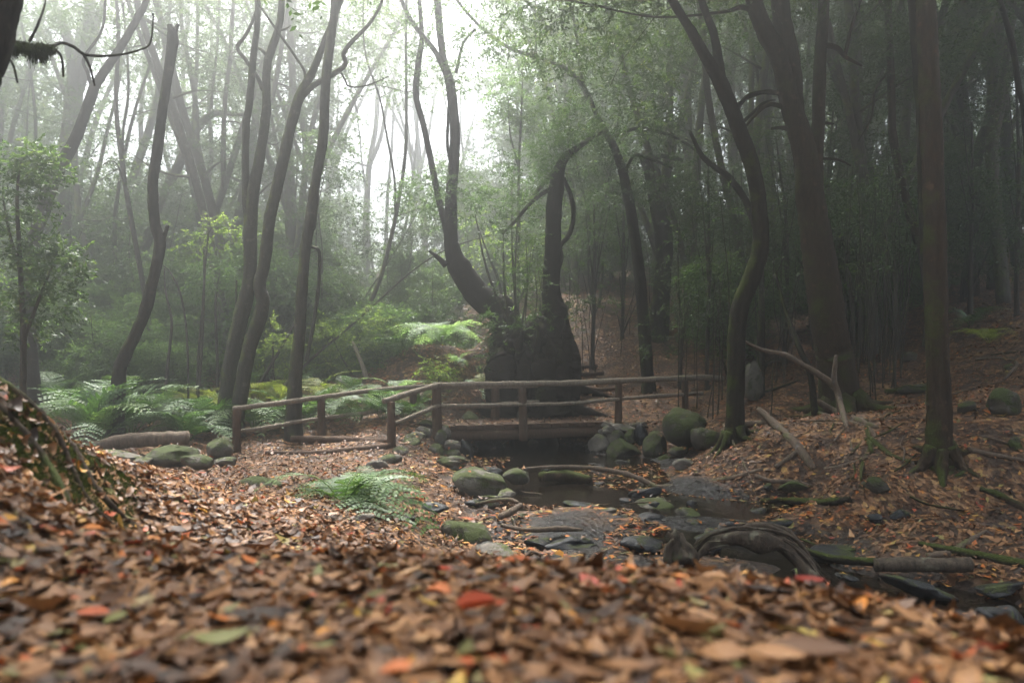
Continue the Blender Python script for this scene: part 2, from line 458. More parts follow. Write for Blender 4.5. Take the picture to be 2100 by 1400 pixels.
# ------------------------------------------------------------------ fallen leaves
def litter(pos, nrm, size, rng, curl=.5, detail=True, tint=None):
    n = len(pos)
    a = rng.uniform(0, 6.283, n)
    u = np.stack([np.cos(a), np.sin(a), 0 * a], 1)
    u = norm(u - nrm * (u * nrm).sum(1, keepdims=True)); w = np.cross(nrm, u)
    ln = size * np.clip(np.exp(rng.normal(-.06, .30, n)), .4, 1.6) * np.where(rng.uniform(0, 1, n) > .93, 1.55, 1.); wd = ln * rng.uniform(.15, .27, n)
    if detail:
        s = np.linspace(-.5, .5, 6); prof = A(.05, .62, 1., .95, .6, .03)
        t = A(-1, 0, 1)
    else:
        s = A(-.5, -.1, .5); prof = A(.06, 1., .04); t = A(-1, 1) if not detail else t
    cu = rng.normal(0, curl, n); cv = np.abs(rng.normal(0, curl, n)); tw = rng.normal(0, .5, n)
    S, T = np.meshgrid(s, t, indexing='ij')
    PR = np.repeat(prof[:, None], len(t), 1)
    ls = ln[:, None, None]
    lat = PR[None] * T[None] * wd[:, None, None]
    h = cu[:, None, None] * ls * (S[None] ** 2) * 1.6 + cv[:, None, None] * np.abs(T[None]) * PR[None] * wd[:, None, None] * .8 + tw[:, None, None] * S[None] * lat
    bend = rng.normal(0, .10, n)[:, None, None] * ls * (S[None] ** 2) * 4
    V = pos[:, None, None, :] + u[:, None, None, :] * (S[None] * ls)[..., None] + w[:, None, None, :] * (lat + bend)[..., None] + nrm[:, None, None, :] * h[..., None]
    k, m = len(s), len(t)
    g = (np.arange(k - 1)[:, None] * m + np.arange(m - 1)[None, :]).ravel()
    q = np.stack([g, g + m, g + m + 1, g + 1], 1)
    Q = (q[None] + (np.arange(n) * k * m)[:, None, None]).reshape(-1, 4)
    tt = rng.uniform(0, 1, n) if tint is None else tint
    return V.reshape(-1, 3), Q, np.repeat(tt, k * m)


def leaf_field(n, ymin, ymax, power, size, rng, detail, lift, jit, curl, side=.80, keepf=None):
    u = rng.uniform(0, 1, n)
    y = (ymin ** power + u * (ymax ** power - ymin ** power)) ** (1 / power)
    x = rng.uniform(-1, 1, n) * (side * y + .35)
    z = gz(x, y)
    if keepf is not None:
        k = keepf(x, y, z, rng); x, y, z = x[k], y[k], z[k]
    e = .04
    nr = norm(np.stack([-(gz(x + e, y) - z) / e, -(gz(x, y + e) - z) / e, np.ones(len(x))], 1))
    nr = norm(nr + rng.normal(0, jit, nr.shape))
    pos = np.stack([x, y, z + np.abs(rng.normal(0, lift, len(x))) + .004], 1)
    sz = size(y) if callable(size) else np.full(len(y), size)
    tint = rng.beta(2.0, 2.0, len(x)) * .84
    hot = rng.uniform(0, 1, len(x)); tint = np.where(hot > .93, rng.uniform(.83, .985, len(x)), tint)
    return litter(pos, nr, sz, rng, curl, detail, tint)


def dry(x, y, z, rng):
    w = z - WATER(y)
    return (w > .16) | ((w > -.0) & (rng.uniform(0, 1, len(x)) < .42))


def off_moss(x, y, z, rng):
    e = .05; nz = 1 / np.sqrt(1 + ((gz(x + e, y) - z) / e) ** 2 + ((gz(x, y + e) - z) / e) ** 2)
    return ~((x < -1.6) & (y > 2.9) & (nz < .82) & (rng.uniform(0, 1, len(x)) < .6))


rg = np.random.default_rng(3)
mb = MB(); v, q, t = leaf_field(42000, .62, 4.6, 1.55, .066, rg, True, .008, .19, .42, .86, off_moss); mb.add(v, q, None, t)
tag(mb.build('near_fallen_leaves', LITTER), 'thick curled brown fallen leaves on the near ground', None, None, 'stuff')
mb = MB(); v, q, t = leaf_field(150000, 4.2, 34, .75, lambda y: .058 + .0016 * y, rg, False, .012, .26, .45, .80, dry); mb.add(v, q, None, t)
tag(mb.build('fallen_leaves', LITTER), 'brown and orange leaf litter over the path and slopes', None, None, 'stuff')
# leaves lying wet on the stream and its flat stones
n = 15000
y = rg.uniform(5.2, 14, n); x = rg.uniform(-1.6, 1, n) * 0 + rg.uniform(-.25, .85, n) * y
z = gz(x, y); k = (z < WATER(y) + .2) & (wave(np.c_[x, y, 0 * x], 61, 1.8) > np.where(z < WATER(y), .35, -.5))
x, y, z = x[k], y[k], z[k]
mb = MB(); v, q, t = litter(np.c_[x, y, np.maximum(z + .03, WATER(y) + .004)], norm(A(0, 0, 1) + rg.normal(0, .12, (len(x), 3))), np.full(len(x), .085), rg, .2, False, np.where(rg.uniform(0, 1, len(x)) > .55, rg.uniform(.86, .97, len(x)), rg.uniform(.2, .8, len(x))))
mb.add(v, q, None, t)
tag(mb.build('floating_leaves', LITTER), 'yellow and orange leaves afloat on the stream', None, None, 'stuff')


def one_leaf(px, py, d, ln, label, tint, ang, curl, cl):
    x, y, _ = P(px, py, d)
    p = A(x, y, g1(x, y) + .024); ln *= .86; cl *= 1.5; curl *= 1.4
    r2 = np.random.default_rng(int(px))
    s = np.linspace(-.5, .5, 12); t = np.linspace(-1, 1, 5)
    prof = np.sin(np.pi * (s + .5)) ** .75 * (1 - .25 * s)
    u = A(math.cos(ang), math.sin(ang), .06); w = A(-math.sin(ang), math.cos(ang), .15)
    S, T = np.meshgrid(s, t, indexing='ij'); PR = prof[:, None] * np.ones_like(T)
    h = curl * ln * S ** 2 + cl * np.abs(T) ** 1.5 * PR * ln * .2
    V = p + (S * ln)[..., None] * u + (T * PR * ln * .21)[..., None] * w + h[..., None] * A(0, 0, 1)
    g = (np.arange(11)[:, None] * 5 + np.arange(4)[None, :]).ravel()
    m = MB().add(V.reshape(-1, 3), np.stack([g, g + 5, g + 6, g + 1], 1), None, np.full(60, tint))
    tag(m.build('fallen_leaf', LITTER, None, p), label, 'leaf', 'single bright leaves on the litter')


one_leaf(975, 1262, 1.42, .115, 'long dusty red leaf with curled up edges on the brown litter', .972, .35, .25, .9)
one_leaf(1660, 1185, 1.95, .10, 'deep crimson leaf on the crest above the driftwood', .99, -.5, .5, .6)
one_leaf(820, 1390, 1.06, .085, 'broad terracotta leaf lying closest to the lens', .94, .2, -.3, .3)
one_leaf(1060, 1165, 2.15, .10, 'salmon orange leaf at the top of the near litter bank', .945, .1, .2, .5)
one_leaf(190, 1275, 1.55, .10, 'scarlet leaf half under a pale green one', .955, -.15, .2, .4)
one_leaf(240, 1280, 1.5, .075, 'pale green leaf lying over a scarlet one', .865, 1.2, .2, .5)
one_leaf(455, 1325, 1.28, .12, 'long slender pale green leaf on the brown litter', .862, .25, .5, .3)
one_leaf(1590, 1372, 1.12, .11, 'long narrow pinkish leaf among dark crumpled ones', .74, -.45, .3, .5)

# moss over the near bank's steep flank
rg = np.random.default_rng(21)
n = 70000
x = rg.uniform(-3.0, -1.7, n); y = rg.uniform(3.0, 4.3, n); z = gz(x, y)
e = .05; nr = norm(np.stack([-(gz(x + e, y) - z) / e, -(gz(x, y + e) - z) / e, np.ones(n)], 1))
k = (nr[:, 2] < .80 + .1 * wave(np.c_[x, y, z], 71, 5)) & (z > -.95)
x, y, z, nr = x[k], y[k], z[k], nr[k]
d = norm(nr + rg.normal(0, .6, nr.shape)); w = norm(np.cross(d, rg.normal(0, 1, d.shape)))
b = np.c_[x, y, z]; l = rg.uniform(.008, .024, (len(x), 1))
V = np.stack([b - w * .004, b + w * .004, b + d * l], 1).reshape(-1, 3)
mb = MB().add(V, None, np.arange(len(V)).reshape(-1, 3), np.repeat(rg.uniform(0, 1, len(x)), 3))
tag(mb.build('moss', mossm), 'short dark green moss coating the steep flank of the leaf bank', None, None, 'stuff')


# ------------------------------------------------------------------ stones
def ico(sub):
    import bmesh
    bm = bmesh.new(); bmesh.ops.create_icosphere(bm, subdivisions=sub, radius=1)
    v = np.array([x.co[:] for x in bm.verts]); f = np.array([[x.index for x in q.verts] for q in bm.faces]); bm.free()
    return v, f


ICO4, ICO3 = ico(4), ico(3)
ROCKS = []


def rock(name, label, c, size, m, seed, group=None, rough=.21, cat='rock', sharp=.5):
    ROCKS.append((c, size)); v, f = ICO4 if max(size) > .12 else ICO3
    p = v.copy()
    r2 = np.random.default_rng(seed)
    for _ in range(int(9 * sharp) + 3):                    # flat facets knocked off
        nn = norm(r2.normal(size=3)); lim = r2.uniform(.55, .88)
        dd = p @ nn; p = p - np.clip(dd - lim, 0, None)[:, None] * nn * .85
    p = p * (1 + rough * wave(v, seed, 2.2) + .06 * wave(v, seed + 1, 5) + .03 * wave(v, seed + 2, 11) + .014 * wave(v, seed + 3, 24))[:, None]
    a = r2.uniform(0, 6.28); ca, sa = math.cos(a) , math.sin(a)
    q = p * A(*size)
    o = MB().add(q, None, f).build(name, m, None, A(0, 0, 0))
    o.location = c; o.rotation_euler = (r2.normal(0, .12), r2.normal(0, .12), 0)
    return tag(o, label, cat, group)


rs = [400]


def rock_px(px, py, w, h, label, m, d=None, group=None, name='boulder', deep=1.0, sharp=.7, rough=.21):
    """px, py: middle of the stone in the photo; w, h its size there."""
    if d is None: d = hit(px, py + h * .42, 4.0) + w * .3 / F * 9
    c = P(px, py, d); rs[0] += 7
    return rock(name, label, c, (w / 2 / F * d * 1.06, w / 2 / F * d * deep, h / 2 / F * d * 1.12), m, rs[0], group, rough, 'rock', sharp)


rock_px(985, 985, 128, 74, 'big mossy boulder with a pale cracked top beside the stream', ROCK, 9.6, sharp=1.0)
rock_px(1066, 974, 62, 30, 'low mossy stone between the big boulder and the curved branch', ROCK, 10.6)
rock_px(1038, 1013, 42, 24, 'dark rounded stone at the foot of the big boulder', ROCKG, 9.1)
rock_px(944, 1096, 106, 66, 'squat moss covered boulder above the near leaf crest', ROCKM, 7.1)
rock_px(843, 1093, 36, 30, 'grey upright stone next to the squat mossy boulder', ROCKG, 6.6)
rock_px(870, 1117, 30, 12, 'flat grey stone at the edge of the leaf crest', ROCKG, 6.0)
rock_px(1347, 1038, 78, 44, 'square shouldered mossy stone standing in the stream', ROCK, 9.6, sharp=1)
rock_px(1408, 1058, 60, 36, 'mossy stone touching the wet black rock in midstream', ROCK, 9.0)
rock_px(1345, 1068, 62, 26, 'low wet rock below the square mossy stone', ROCKW, 8.8)
rock_px(1072, 1060, 32, 18, 'small mossy stone among wet leaves', ROCK, 8.5)
rock_px(1100, 1115, 56, 22, 'black wet stone in the shallow channel', ROCKW, 7.4)
rock_px(1325, 998, 36, 24, 'grey round stone under the curved branch', ROCKG, 11.2)
rock_px(235, 937, 106, 30, 'long flat grey slab beside the path in front of the fallen log', ROCKG, 10.6)
rock_px(292, 947, 42, 20, 'small brown loaf shaped stone next to the flat slab', ROCKG, 10.2)
rock_px(358, 931, 92, 40, 'dark mossy wedge shaped boulder under the fern frond', ROCKM, 10.7)
rock_px(402, 948, 74, 28, 'low olive green stone at the edge of the path', ROCK, 9.9)
rock_px(453, 917, 58, 50, 'tall rounded mossy boulder against the railing post', ROCK, 11.9)
rock_px(468, 948, 46, 16, 'low dark stone below the rounded boulder', ROCKG, 11.0)
rock_px(548, 994, 84, 32, 'dark mossy stone edging the path before the small fern', ROCKM, 8.0)
rock_px(622, 1036, 60, 18, 'flat brown edging stone under the fern', ROCKG, 6.5)
rock_px(662, 1046, 56, 14, 'flat grey edging stone along the path', ROCKG, 6.1)
rock_px(748, 1060, 44, 14, 'pale flat stone at the last bend of the path edge', ROCKG, 5.9)
rock_px(806, 946, 60, 34, 'split mossy stone behind the small fern', ROCK, 11.4)
rock_px(821, 924, 38, 22, 'smooth grey cobble by the near end post', ROCKG, 12.4)
rock_px(770, 955, 44, 30, 'brown stone half hidden by the small fern', ROCKG, 10.6)
gl = 'stones of the bridge abutment'
for k, (px, py, w, h, d, m, lb) in enumerate([
    (873, 886, 38, 22, 13.9, ROCKG, 'broad top stone of the pile by the corner post'), (859, 896, 36, 20, 13.6, ROCKG, 'flat stone second from the top of the corner pile'),
    (845, 909, 44, 32, 13.3, ROCK, 'large pale mossy stone of the corner pile'), (902, 900, 27, 30, 13.5, ROCK, 'upright stone wedged beneath the corner post'),
    (892, 926, 34, 28, 13.2, ROCK, 'round green stone low in the corner pile'), (928, 914, 32, 22, 13.4, ROCKG, 'brown cobble under the near end of the deck'),
    (928, 933, 42, 34, 13.3, ROCK, 'mossy block at the water end of the corner pile'), (955, 926, 24, 50, 13.7, ROCKW, 'dark leaning slab below the deck end'),
    (850, 934, 24, 16, 12.8, ROCK, 'small mossy cobble in front of the corner pile'), (877, 950, 32, 14, 12.2, ROCKG, 'small grey stone on the leafy bank'),
    (934, 950, 60, 24, 11.8, ROCK, 'long low mossy rock behind the big boulder'), (917, 887, 17, 24, 13.7, ROCKG, 'pale egg shaped stone at the deck corner'),
    (866, 916, 26, 22, 13.4, ROCKG, 'grey filler stone in the corner pile'), (873, 871, 30, 14, 14.4, ROCK, 'stone level with the deck behind the corner post'),
    (905, 944, 26, 16, 12.9, ROCKG, 'squat stone at the foot of the corner pile'),
    (1281, 927, 66, 44, 14.2, ROCKM, 'largest green stone of the far abutment'), (1345, 916, 46, 58, 14.0, ROCKM, 'tall egg shaped green stone of the far abutment'),
    (1317, 894, 30, 44, 14.5, ROCKW, 'dark upright stone in the far abutment'), (1292, 897, 25, 30, 14.5, ROCK, 'narrow mossy stone beside the dark upright one'),
    (1262, 898, 38, 28, 14.6, ROCK, 'rounded mossy stone under the slate coloured ones'), (1246, 884, 25, 19, 14.7, ROCKG, 'small slate coloured stone at the deck end'),
    (1277, 879, 40, 20, 14.8, ROCKG, 'angular slate stone on top of the far abutment'), (1244, 871, 24, 12, 15.0, ROCKG, 'thin stone level with the far end of the deck'),
    (1228, 915, 56, 42, 14.8, ROCKG, 'wide brown stone in the shadow of the deck'), (1228, 943, 42, 14, 13.9, ROCKG, 'flat brown stone at the waterline under the bridge'),
    (1280, 951, 32, 18, 13.4, ROCKW, 'black stone among yellow leaves at the waterline'), (1362, 942, 34, 28, 13.5, ROCKM, 'leaning mossy stone below the tall egg shaped one'),
    (1405, 879, 84, 76, 14.0, ROCKM, 'huge moss covered boulder by the last rail post'), (1446, 902, 62, 58, 13.2, ROCKM, 'mossy boulder at the foot of the curved dark tree'),
    (1411, 952, 40, 22, 12.9, ROCKG, 'brown stone on the bank below the huge boulder'), (1448, 951, 48, 24, 12.4, ROCKG, 'reddish stone sunk in leaves near the thin stick'),
    (1236, 888, 14, 18, 14.7, ROCKG, 'small brown chink stone at the deck end'), (1310, 872, 34, 14, 15.2, ROCKG, 'half buried stone at the edge of the leafy landing'),
    (1395, 925, 36, 20, 13.5, ROCK, 'low mossy stone between the two boulders'), (1195, 925, 36, 40, 15.6, ROCKW, 'black stone deep under the bridge')]):
    rock_px(px, py, w, h, lb, m, d, gl, 'abutment_stone', 1.05, .6)
for px, py, w, h, m, lb, d in [
    (1570, 1090, 190, 34, ROCKW, 'broad wet black slab in the middle of the stream', 7.9), (1800, 1138, 190, 36, ROCKW, 'wet black ledge strewn with leaves behind the cut log', 7.0),
    (1225, 1045, 110, 18, ROCKW, 'long wet ledge with glints below the curved branch', 9.4),
    (1895, 1203, 130, 26, ROCKW, 'smooth black rock dome in the near pool', 5.9), (2075, 1205, 80, 28, ROCKW, 'bluish wet rock at the edge of the near pool', 5.8), (2060, 1270, 90, 46, ROCKW, 'black angular rock behind the near crest', 4.9),
    (1720, 1052, 64, 34, ROCKW, 'dark rock cluster standing in the pool', 8.7), (1665, 1058, 34, 22, ROCKW, 'small black rock beside the dark pool', 8.8), (1765, 1050, 24, 24, ROCKW, 'dark stone at the far shore of the pool', 8.9),
    (1838, 1064, 44, 28, ROCKW, 'grey black stone by the leafy shore', 8.2), (1555, 1050, 40, 18, ROCKW, 'black rock at the head of the pool', 9.2), (1310, 1120, 80, 26, ROCKW, 'glistening wet rock next to the broken stub', 7.3),
    (1180, 1115, 110, 26, ROCKW, 'wet black rock strewn with orange leaves', 7.4), (1730, 1183, 60, 14, ROCKW, 'small bluish wet stone beside the driftwood', 6.2), (2035, 1165, 50, 22, ROCKW, 'rough black stone behind the dark long log', 6.6),
    (895, 1040, 40, 16, ROCKW, 'dark wet stone in the muddy side channel', 7.8), (830, 1060, 46, 14, ROCKW, 'black stone in the muddy hollow past the fern', 7.0)]:
    rock_px(px, py, w, h, lb, m, d, 'wet rocks in the stream bed', 'stream_rock', .6 if w > 100 else .9, 1.1, .42)
for px, py, w, h, m, lb in [
    (2045, 830, 62, 40, ROCKM, 'mossy hump on the slope beyond the straight trunk'), (1985, 832, 44, 26, ROCKM, 'smaller mossy hump next to the larger one on the slope'), (2085, 910, 34, 28, ROCKM, 'mossy stone at the picture edge of the leafy slope'),
    (1868, 730, 36, 16, ROCKM, 'green stone high on the leafy slope'), (1880, 795, 50, 20, ROCKM, 'dark mossy stone at the end of the rotten log'), (1545, 785, 50, 64, ROCK, 'tall pale green boulder behind the curved dark tree'),
    (2068, 752, 18, 14, ROCK, 'small green stone caught by the forked branch'), (1630, 1000, 70, 20, ROCKM, 'mossy hump on the far stream bank'), (1790, 998, 60, 34, ROCKM, 'moss cushion below the straight trunk'), (1965, 972, 40, 22, ROCKM, 'bright moss clump on a root of the straight trunk'),
    (1010, 850, 40, 30, ROCK, 'mossy stone beneath the far railing'), (1080, 850, 30, 22, ROCKG, 'dark stone under the roots of the great stump'), (965, 858, 50, 24, ROCK, 'green stone on the far stream bank seen through the railing'), (1000, 915, 60, 30, ROCKW, 'dark boulder seen under the deck'), (1085, 918, 46, 40, ROCKG, 'brown boulder in midstream under the deck')]:
    rock_px(px, py + h * .12, w, h * 1.25, lb, m, None, 'stones on the slopes', 'stone', .9, .8, .28)

rg = np.random.default_rng(55)
for k in range(64):
    yk = rg.uniform(6.2, 12.5); xk = rg.uniform(-.12, .62) * yk
    zk = g1(xk, yk)
    if zk > WATER(yk) + .22: continue
    w_ = rg.uniform(.05, .15) * (1 if k % 4 else 1.5); rs[0] += 7
    rock('wet_stone', 'small wet dark stone lying in the shallow stream bed', A(xk, yk, max(zk, WATER(yk) - .02) + w_ * .2), (w_, w_ * rg.uniform(.7, 1), w_ * rg.uniform(.45, .7)), ROCKW if k % 3 else ROCKG, rs[0], 'small stones of the stream bed', .25, 'rock', .8)
# leaves that came to rest on the stones
rg = np.random.default_rng(31); pp_, nn_, ss_ = [], [], []
for c, sz in ROCKS:
    for _ in range(int(rg.integers(1, 5) + 60 * sz[0] * sz[1])):
        e = rg.uniform(-.72, .72, 2)
        if e @ e > .6: continue
        h = math.sqrt(1 - e @ e)
        pp_.append(A(c[0] + e[0] * sz[0], c[1] + e[1] * sz[1], c[2] + h * sz[2] * .92 + .004)); nn_.append(norm(A(e[0] / sz[0], e[1] / sz[1], h / sz[2]))); ss_.append(.07)
v, q, t = litter(np.array(pp_), norm(np.array(nn_) + rg.normal(0, .2, (len(pp_), 3))), np.array(ss_), rg, .4, False, np.where(rg.uniform(0, 1, len(pp_)) > .7, rg.uniform(.86, .97, len(pp_)), rg.beta(2, 2, len(pp_)) * .84))
tag(MB().add(v, q, None, t).build('stone_leaves', LITTER), 'fallen leaves resting on the stones and stream rocks', None, None, 'stuff')

# ------------------------------------------------------------------ footbridge
DK = -1.235
bl, br_ = P(918, 875, 14.0), P(1232, 866, 15.0)
u = br_ - bl; u[2] = 0; L = np.linalg.norm(u); u /= L
w = A(-u[1], u[0], 0)
base = bl + u * L / 2 + w * .8; base[2] = DK - .3
FB = empty('footbridge', base, 'rustic wooden footbridge with log handrails over the stream', 'footbridge')


def box(mb, c, ax, hx, ay, hy, az, hz, j=0, seed=0):
    s = np.array([[a, b, d] for a in (-1, 1) for b in (-1, 1) for d in (-1, 1)], float)
    v = c + s[:, :1] * hx * ax + s[:, 1:2] * hy * ay + s[:, 2:] * hz * az
    v = v + np.random.default_rng(seed).normal(0, j, v.shape)
    mb.add(v, [[0, 1, 3, 2], [4, 6, 7, 5], [0, 4, 5, 1], [2, 3, 7, 6], [0, 2, 6, 4], [1, 5, 7, 3]], None, np.full(8, random.random()))


mb = MB(); n = 17; up = A(0, 0, 1)
for k in range(n):
    s = (k + .5) / n * (L + .1) - .05
    box(mb, bl + u * s + w * .8 + up * (DK - .035 - bl[2] + .006 * math.sin(k * 2.1) + (bl[2] - bl[2])), u, (L + .1) / n / 2 - .008, w, .86 + .03 * random.random(), up, .045, .004, k)
deck = mb.build('deck', POST, FB, None, False)
bv = deck.modifiers.new('edge', 'BEVEL'); bv.width = .012; bv.segments = 2
for k, o in ((0, .02), (1, 1.5)):
    mb = MB(); a = bl + u * -.25 + w * o; b2 = bl + u * (L + .25) + w * o
    a[2] = b2[2] = DK - .20
    tube(mb, [a, (a + b2) / 2, b2], [.115, .12, .11], 12, 14, .05, k + 3)
    mb.build('beam', POST, FB)
lt = MB()
v, q, t = litter(bl + u * R.uniform(0, L, (700, 1)) + w * R.uniform(.0, 1.65, (700, 1)) + up * (DK + .022 - bl[2]), norm(up + R.normal(0, .2, (700, 3))), np.full(700, .08), R, .4, False, R.beta(2, 2, 700) * .84)
lt.add(v, q, None, t)
lf = lt.build('deck_leaves', LITTER, FB); lf['kind'] = 'stuff'


def post(px, top, bot, wd, d):
    a, b2 = P(px, bot + 6, d), P(px + random.uniform(-2, 2), top, d)
    mb = MB(); r = wd / 2 / F * d
    tube(mb, [a, a * .5 + b2 * .5, b2], [r * 1.05, r, r * .96], 12, 5, .045, int(px))
    mb.build('post', POST, FB)


for a in [(897, 792, 896, 20, 13.75), (1073, 796, 897, 17, 14.25), (1268, 786, 862, 15, 15.1), (1405, 777, 843, 14, 16.4), (803, 824, 922, 17, 12.7),
          (485, 838, 926, 17, 12.7), (659, 816, 892, 16, 13.7), (848, 799, 880, 15, 15.0), (1015, 795, 868, 17, 15.5), (1178, 790, 858, 13, 16.6)]:
    post(*a)


def rail(name, pts, wd, seed):
    mb = MB(); p = [P(*x) for x in pts]
    r = [wd / 2 / F * x[2] * random.uniform(.9, 1.12) for x in pts]
    tube(mb, p, r, 10, 9, .10, seed, 9.0, 1, .5, .05)
    mb.build(name, RAIL, FB)


rail('top_rail', [(890, 790, 13.72), (980, 788, 14.0), (1073, 787, 14.2), (1170, 785, 14.6), (1268, 781, 15.05), (1360, 777, 15.8), (1440, 774, 16.6), (1480, 776, 17)], 12, 1)
rail('lower_rail', [(893, 832, 13.7), (985, 831, 14.0), (1073, 829, 14.2), (1170, 827, 14.6), (1268, 818, 15.05), (1350, 812, 15.9), (1440, 806, 16.7)], 8, 2)
rail('top_rail', [(786, 823, 12.62), (830, 809, 13.0), (870, 797, 13.45), (902, 789, 13.72)], 12, 3)
rail('lower_rail', [(797, 873, 12.66), (850, 852, 13.2), (900, 831, 13.7)], 9, 4)
rail('top_rail', [(478, 838, 12.68), (560, 828, 13.1), (660, 814, 13.66), (760, 801, 14.3), (850, 793, 14.95), (890, 791, 15.1)], 10, 5)
rail('lower_rail', [(490, 884, 12.72), (560, 874, 13.1), (640, 860, 13.6), (760, 845, 14.3), (850, 838, 14.95), (1015, 832, 15.45)], 8, 6)
rail('top_rail', [(850, 796, 15.0), (930, 794, 15.25), (1015, 793, 15.5), (1178, 789, 16.6)], 9, 7)
rail('lower_rail', [(1015, 828, 15.5), (1100, 823, 16.0), (1178, 818, 16.6)], 7, 8)


# ------------------------------------------------------------------ logs, branches, roots
def clear_hit(px, py, d):
    dd = np.geomspace(3.2, 60, 700); q = (px - CX) / F * dd
    b = -(py - HZ) / F * dd < np.maximum(gz(q, dd), np.where((dd > 3.5) & (dd < 22), WATER(dd), -99))
    h = dd[int(np.argmax(b))] if b.any() else 99
    return min(d, h - .02) if h > d - 3.5 else d


def wood(name, label, pts, wd, m=DEAD, group=None, cat='branch', seed=None, seg=9, rough=.1, twigs=()):
    """pts: (px, py, depth)."""
    seed = seed if seed is not None else int(pts[0][0])
    pts = [(x[0], x[1], clear_hit(*x)) for x in pts]
    p = [P(*x) for x in pts]
    wd = wd if isinstance(wd, (list, tuple)) else [wd, wd * .95, wd * .8]
    b = p[0].copy()
    mb = MB()
    dm = sum(x[2] for x in pts) / len(pts)
    tube(mb, p, [x / 2 / F * dm for x in wd], seg, 7, rough, seed, None, 1, .5, .04)
    for tp, tw in twigs:
        tube(mb, [P(x[0], x[1], clear_hit(*x)) for x in tp], [tw / 2 / F * dm, tw / 2.6 / F * dm, tw / 6 / F * dm], 7, 6, .08, seed + 5)
    return tag(mb.build(name, m, None, b), label, cat, group)


def ground_pts(l, lift=0.):
    out = []
    for px, py in l:
        d = hit(px, py, 4.0); out.append((px, py - lift, d))
    return out


G = ground_pts
wood('fallen_log', 'old brown log lying in front of the ferns by the path', [(145, 925, 11.6), (200, 916, 11.6), (255, 904, 11.7), (330, 900, 11.9), (385, 898, 12)], [17, 26, 30, 30, 28], DEAD, None, 'log', 4, 16, .06)
wood('log_step', 'upper log step on the path up to the bridge', [(598, 899, 13.4), (700, 903, 13.2), (800, 907, 13.0)], [14, 18, 18], POST, 'log steps before the bridge', 'log', 5, 12)
wood('log_step', 'lower sunken log step on the path up to the bridge', [(545, 928, 12.3), (650, 929, 12.2), (740, 921, 12.3), (800, 914, 12.6)], [8, 13, 15, 12], POST, 'log steps before the bridge', 'log', 6, 12)
for k, (a, b2, y0, d, lb) in enumerate([(1190, 1262, 802, 17.6, 'lowest log step of the stair behind the bridge'), (1180, 1250, 789, 18.6, 'second log step of the stair behind the bridge'), (1172, 1246, 777, 19.6, 'third log step of the stair behind the bridge'), (1170, 1238, 768, 20.4, 'fourth log step of the stair beside the great stump'), (1166, 1225, 763, 21.4, 'top log step of the stair beside the great stump')]):
    x0 = P((a + b2) / 2, y0, d); z0 = g1(x0[0], x0[1]) + .05; yy = HZ - z0 / d * F
    wood('log_step', lb, [(a, yy - 4, d - .1), ((a + b2) / 2, yy + 1, d), (b2, yy - 2, d + .15)], [8, 9, 8], POST, 'log steps of the stair', 'log', 30 + k, 10)
wood('curved_branch', 'long curved bare branch arching over the stream', [(1075, 961, 11.2), (1140, 957, 11.2), (1220, 960, 11.3), (1290, 973, 11.1), (1330, 990, 10.9), (1352, 999, 10.8), (1420, 994, 10.9), (1490, 983, 11.0), (1565, 962, 11.2)], [6, 8, 10, 11, 11, 12, 13, 12, 8], DEAD, None, 'branch', 8, 10, .12)
wood('dead_stick', 'thin pale stick leaning from the bank into the stream', [(1484, 870, 11.6), (1508, 915, 11.2), (1530, 960, 10.8), (1552, 1010, 10.4)], [5, 5, 4, 2], DEAD, None, 'stick', 9)
wood('fallen_branch', 'thick bent branch sliding down the bank past the curved dark tree', [(1556, 838, 11.8), (1585, 866, 11.4), (1625, 905, 10.9), (1650, 935, 10.6), (1668, 962, 10.3)], [12, 18, 20, 19, 14], DEAD, None, 'branch', 10, 10, .12)
wood('fallen_log', 'short dark log lying behind the foot of the curved dark tree', [(1525, 869, 11.9), (1570, 869, 11.7), (1602, 875, 11.4)], [14, 15, 13], DEAD, None, 'log', 11)
wood('fallen_branch', 'short branch prop beside the thick bent branch', [(1590, 958, 10.4), (1615, 940, 10.5), (1636, 925, 10.7)], [8, 10, 9], DEAD, None, 'branch', 12)
wood('dead_branch', 'arched reddish dead branch spanning toward the big twin tree', [(1526, 700, 12.4), (1565, 718, 12.4), (1612, 728, 12.3), (1650, 750, 12.2), (1690, 775, 12.1), (1716, 800, 12.0), (1724, 850, 11.9)], [6, 9, 11, 12, 14, 14, 12], DEAD, None, 'branch', 13, 10, .12)
wood('dead_branch', 'upright broken branch with peeling bark before the big twin tree', [(1715, 728, 11.8), (1711, 775, 11.8), (1722, 820, 11.7), (1735, 870, 11.5), (1748, 922, 11.3)], [7, 11, 12, 10, 4], DEAD, None, 'branch', 14, 10, .14)
wood('leaning_sapling', 'thin dead leaning pole meeting the arched branch', [(1590, 560, 13.2), (1612, 640, 13), (1640, 715, 12.6), (1660, 760, 12.5), (1672, 850, 12.4)], [5, 8, 11, 12, 14], BARK_D, None, 'branch', 15, 10)
wood('fallen_log', 'gnarled pair of logs below the big twin tree', [(1675, 822, 12.6), (1720, 848, 12.4), (1760, 862, 12.1), (1800, 878, 11.8)], [12, 16, 15, 8], DEAD, None, 'log', 16, 10, .2, [([(1760, 862, 12.1), (1790, 885, 11.7), (1796, 905, 11.5)], 9), ([(1680, 848, 12.3), (1740, 866, 12), (1780, 874, 11.9)], 12)])
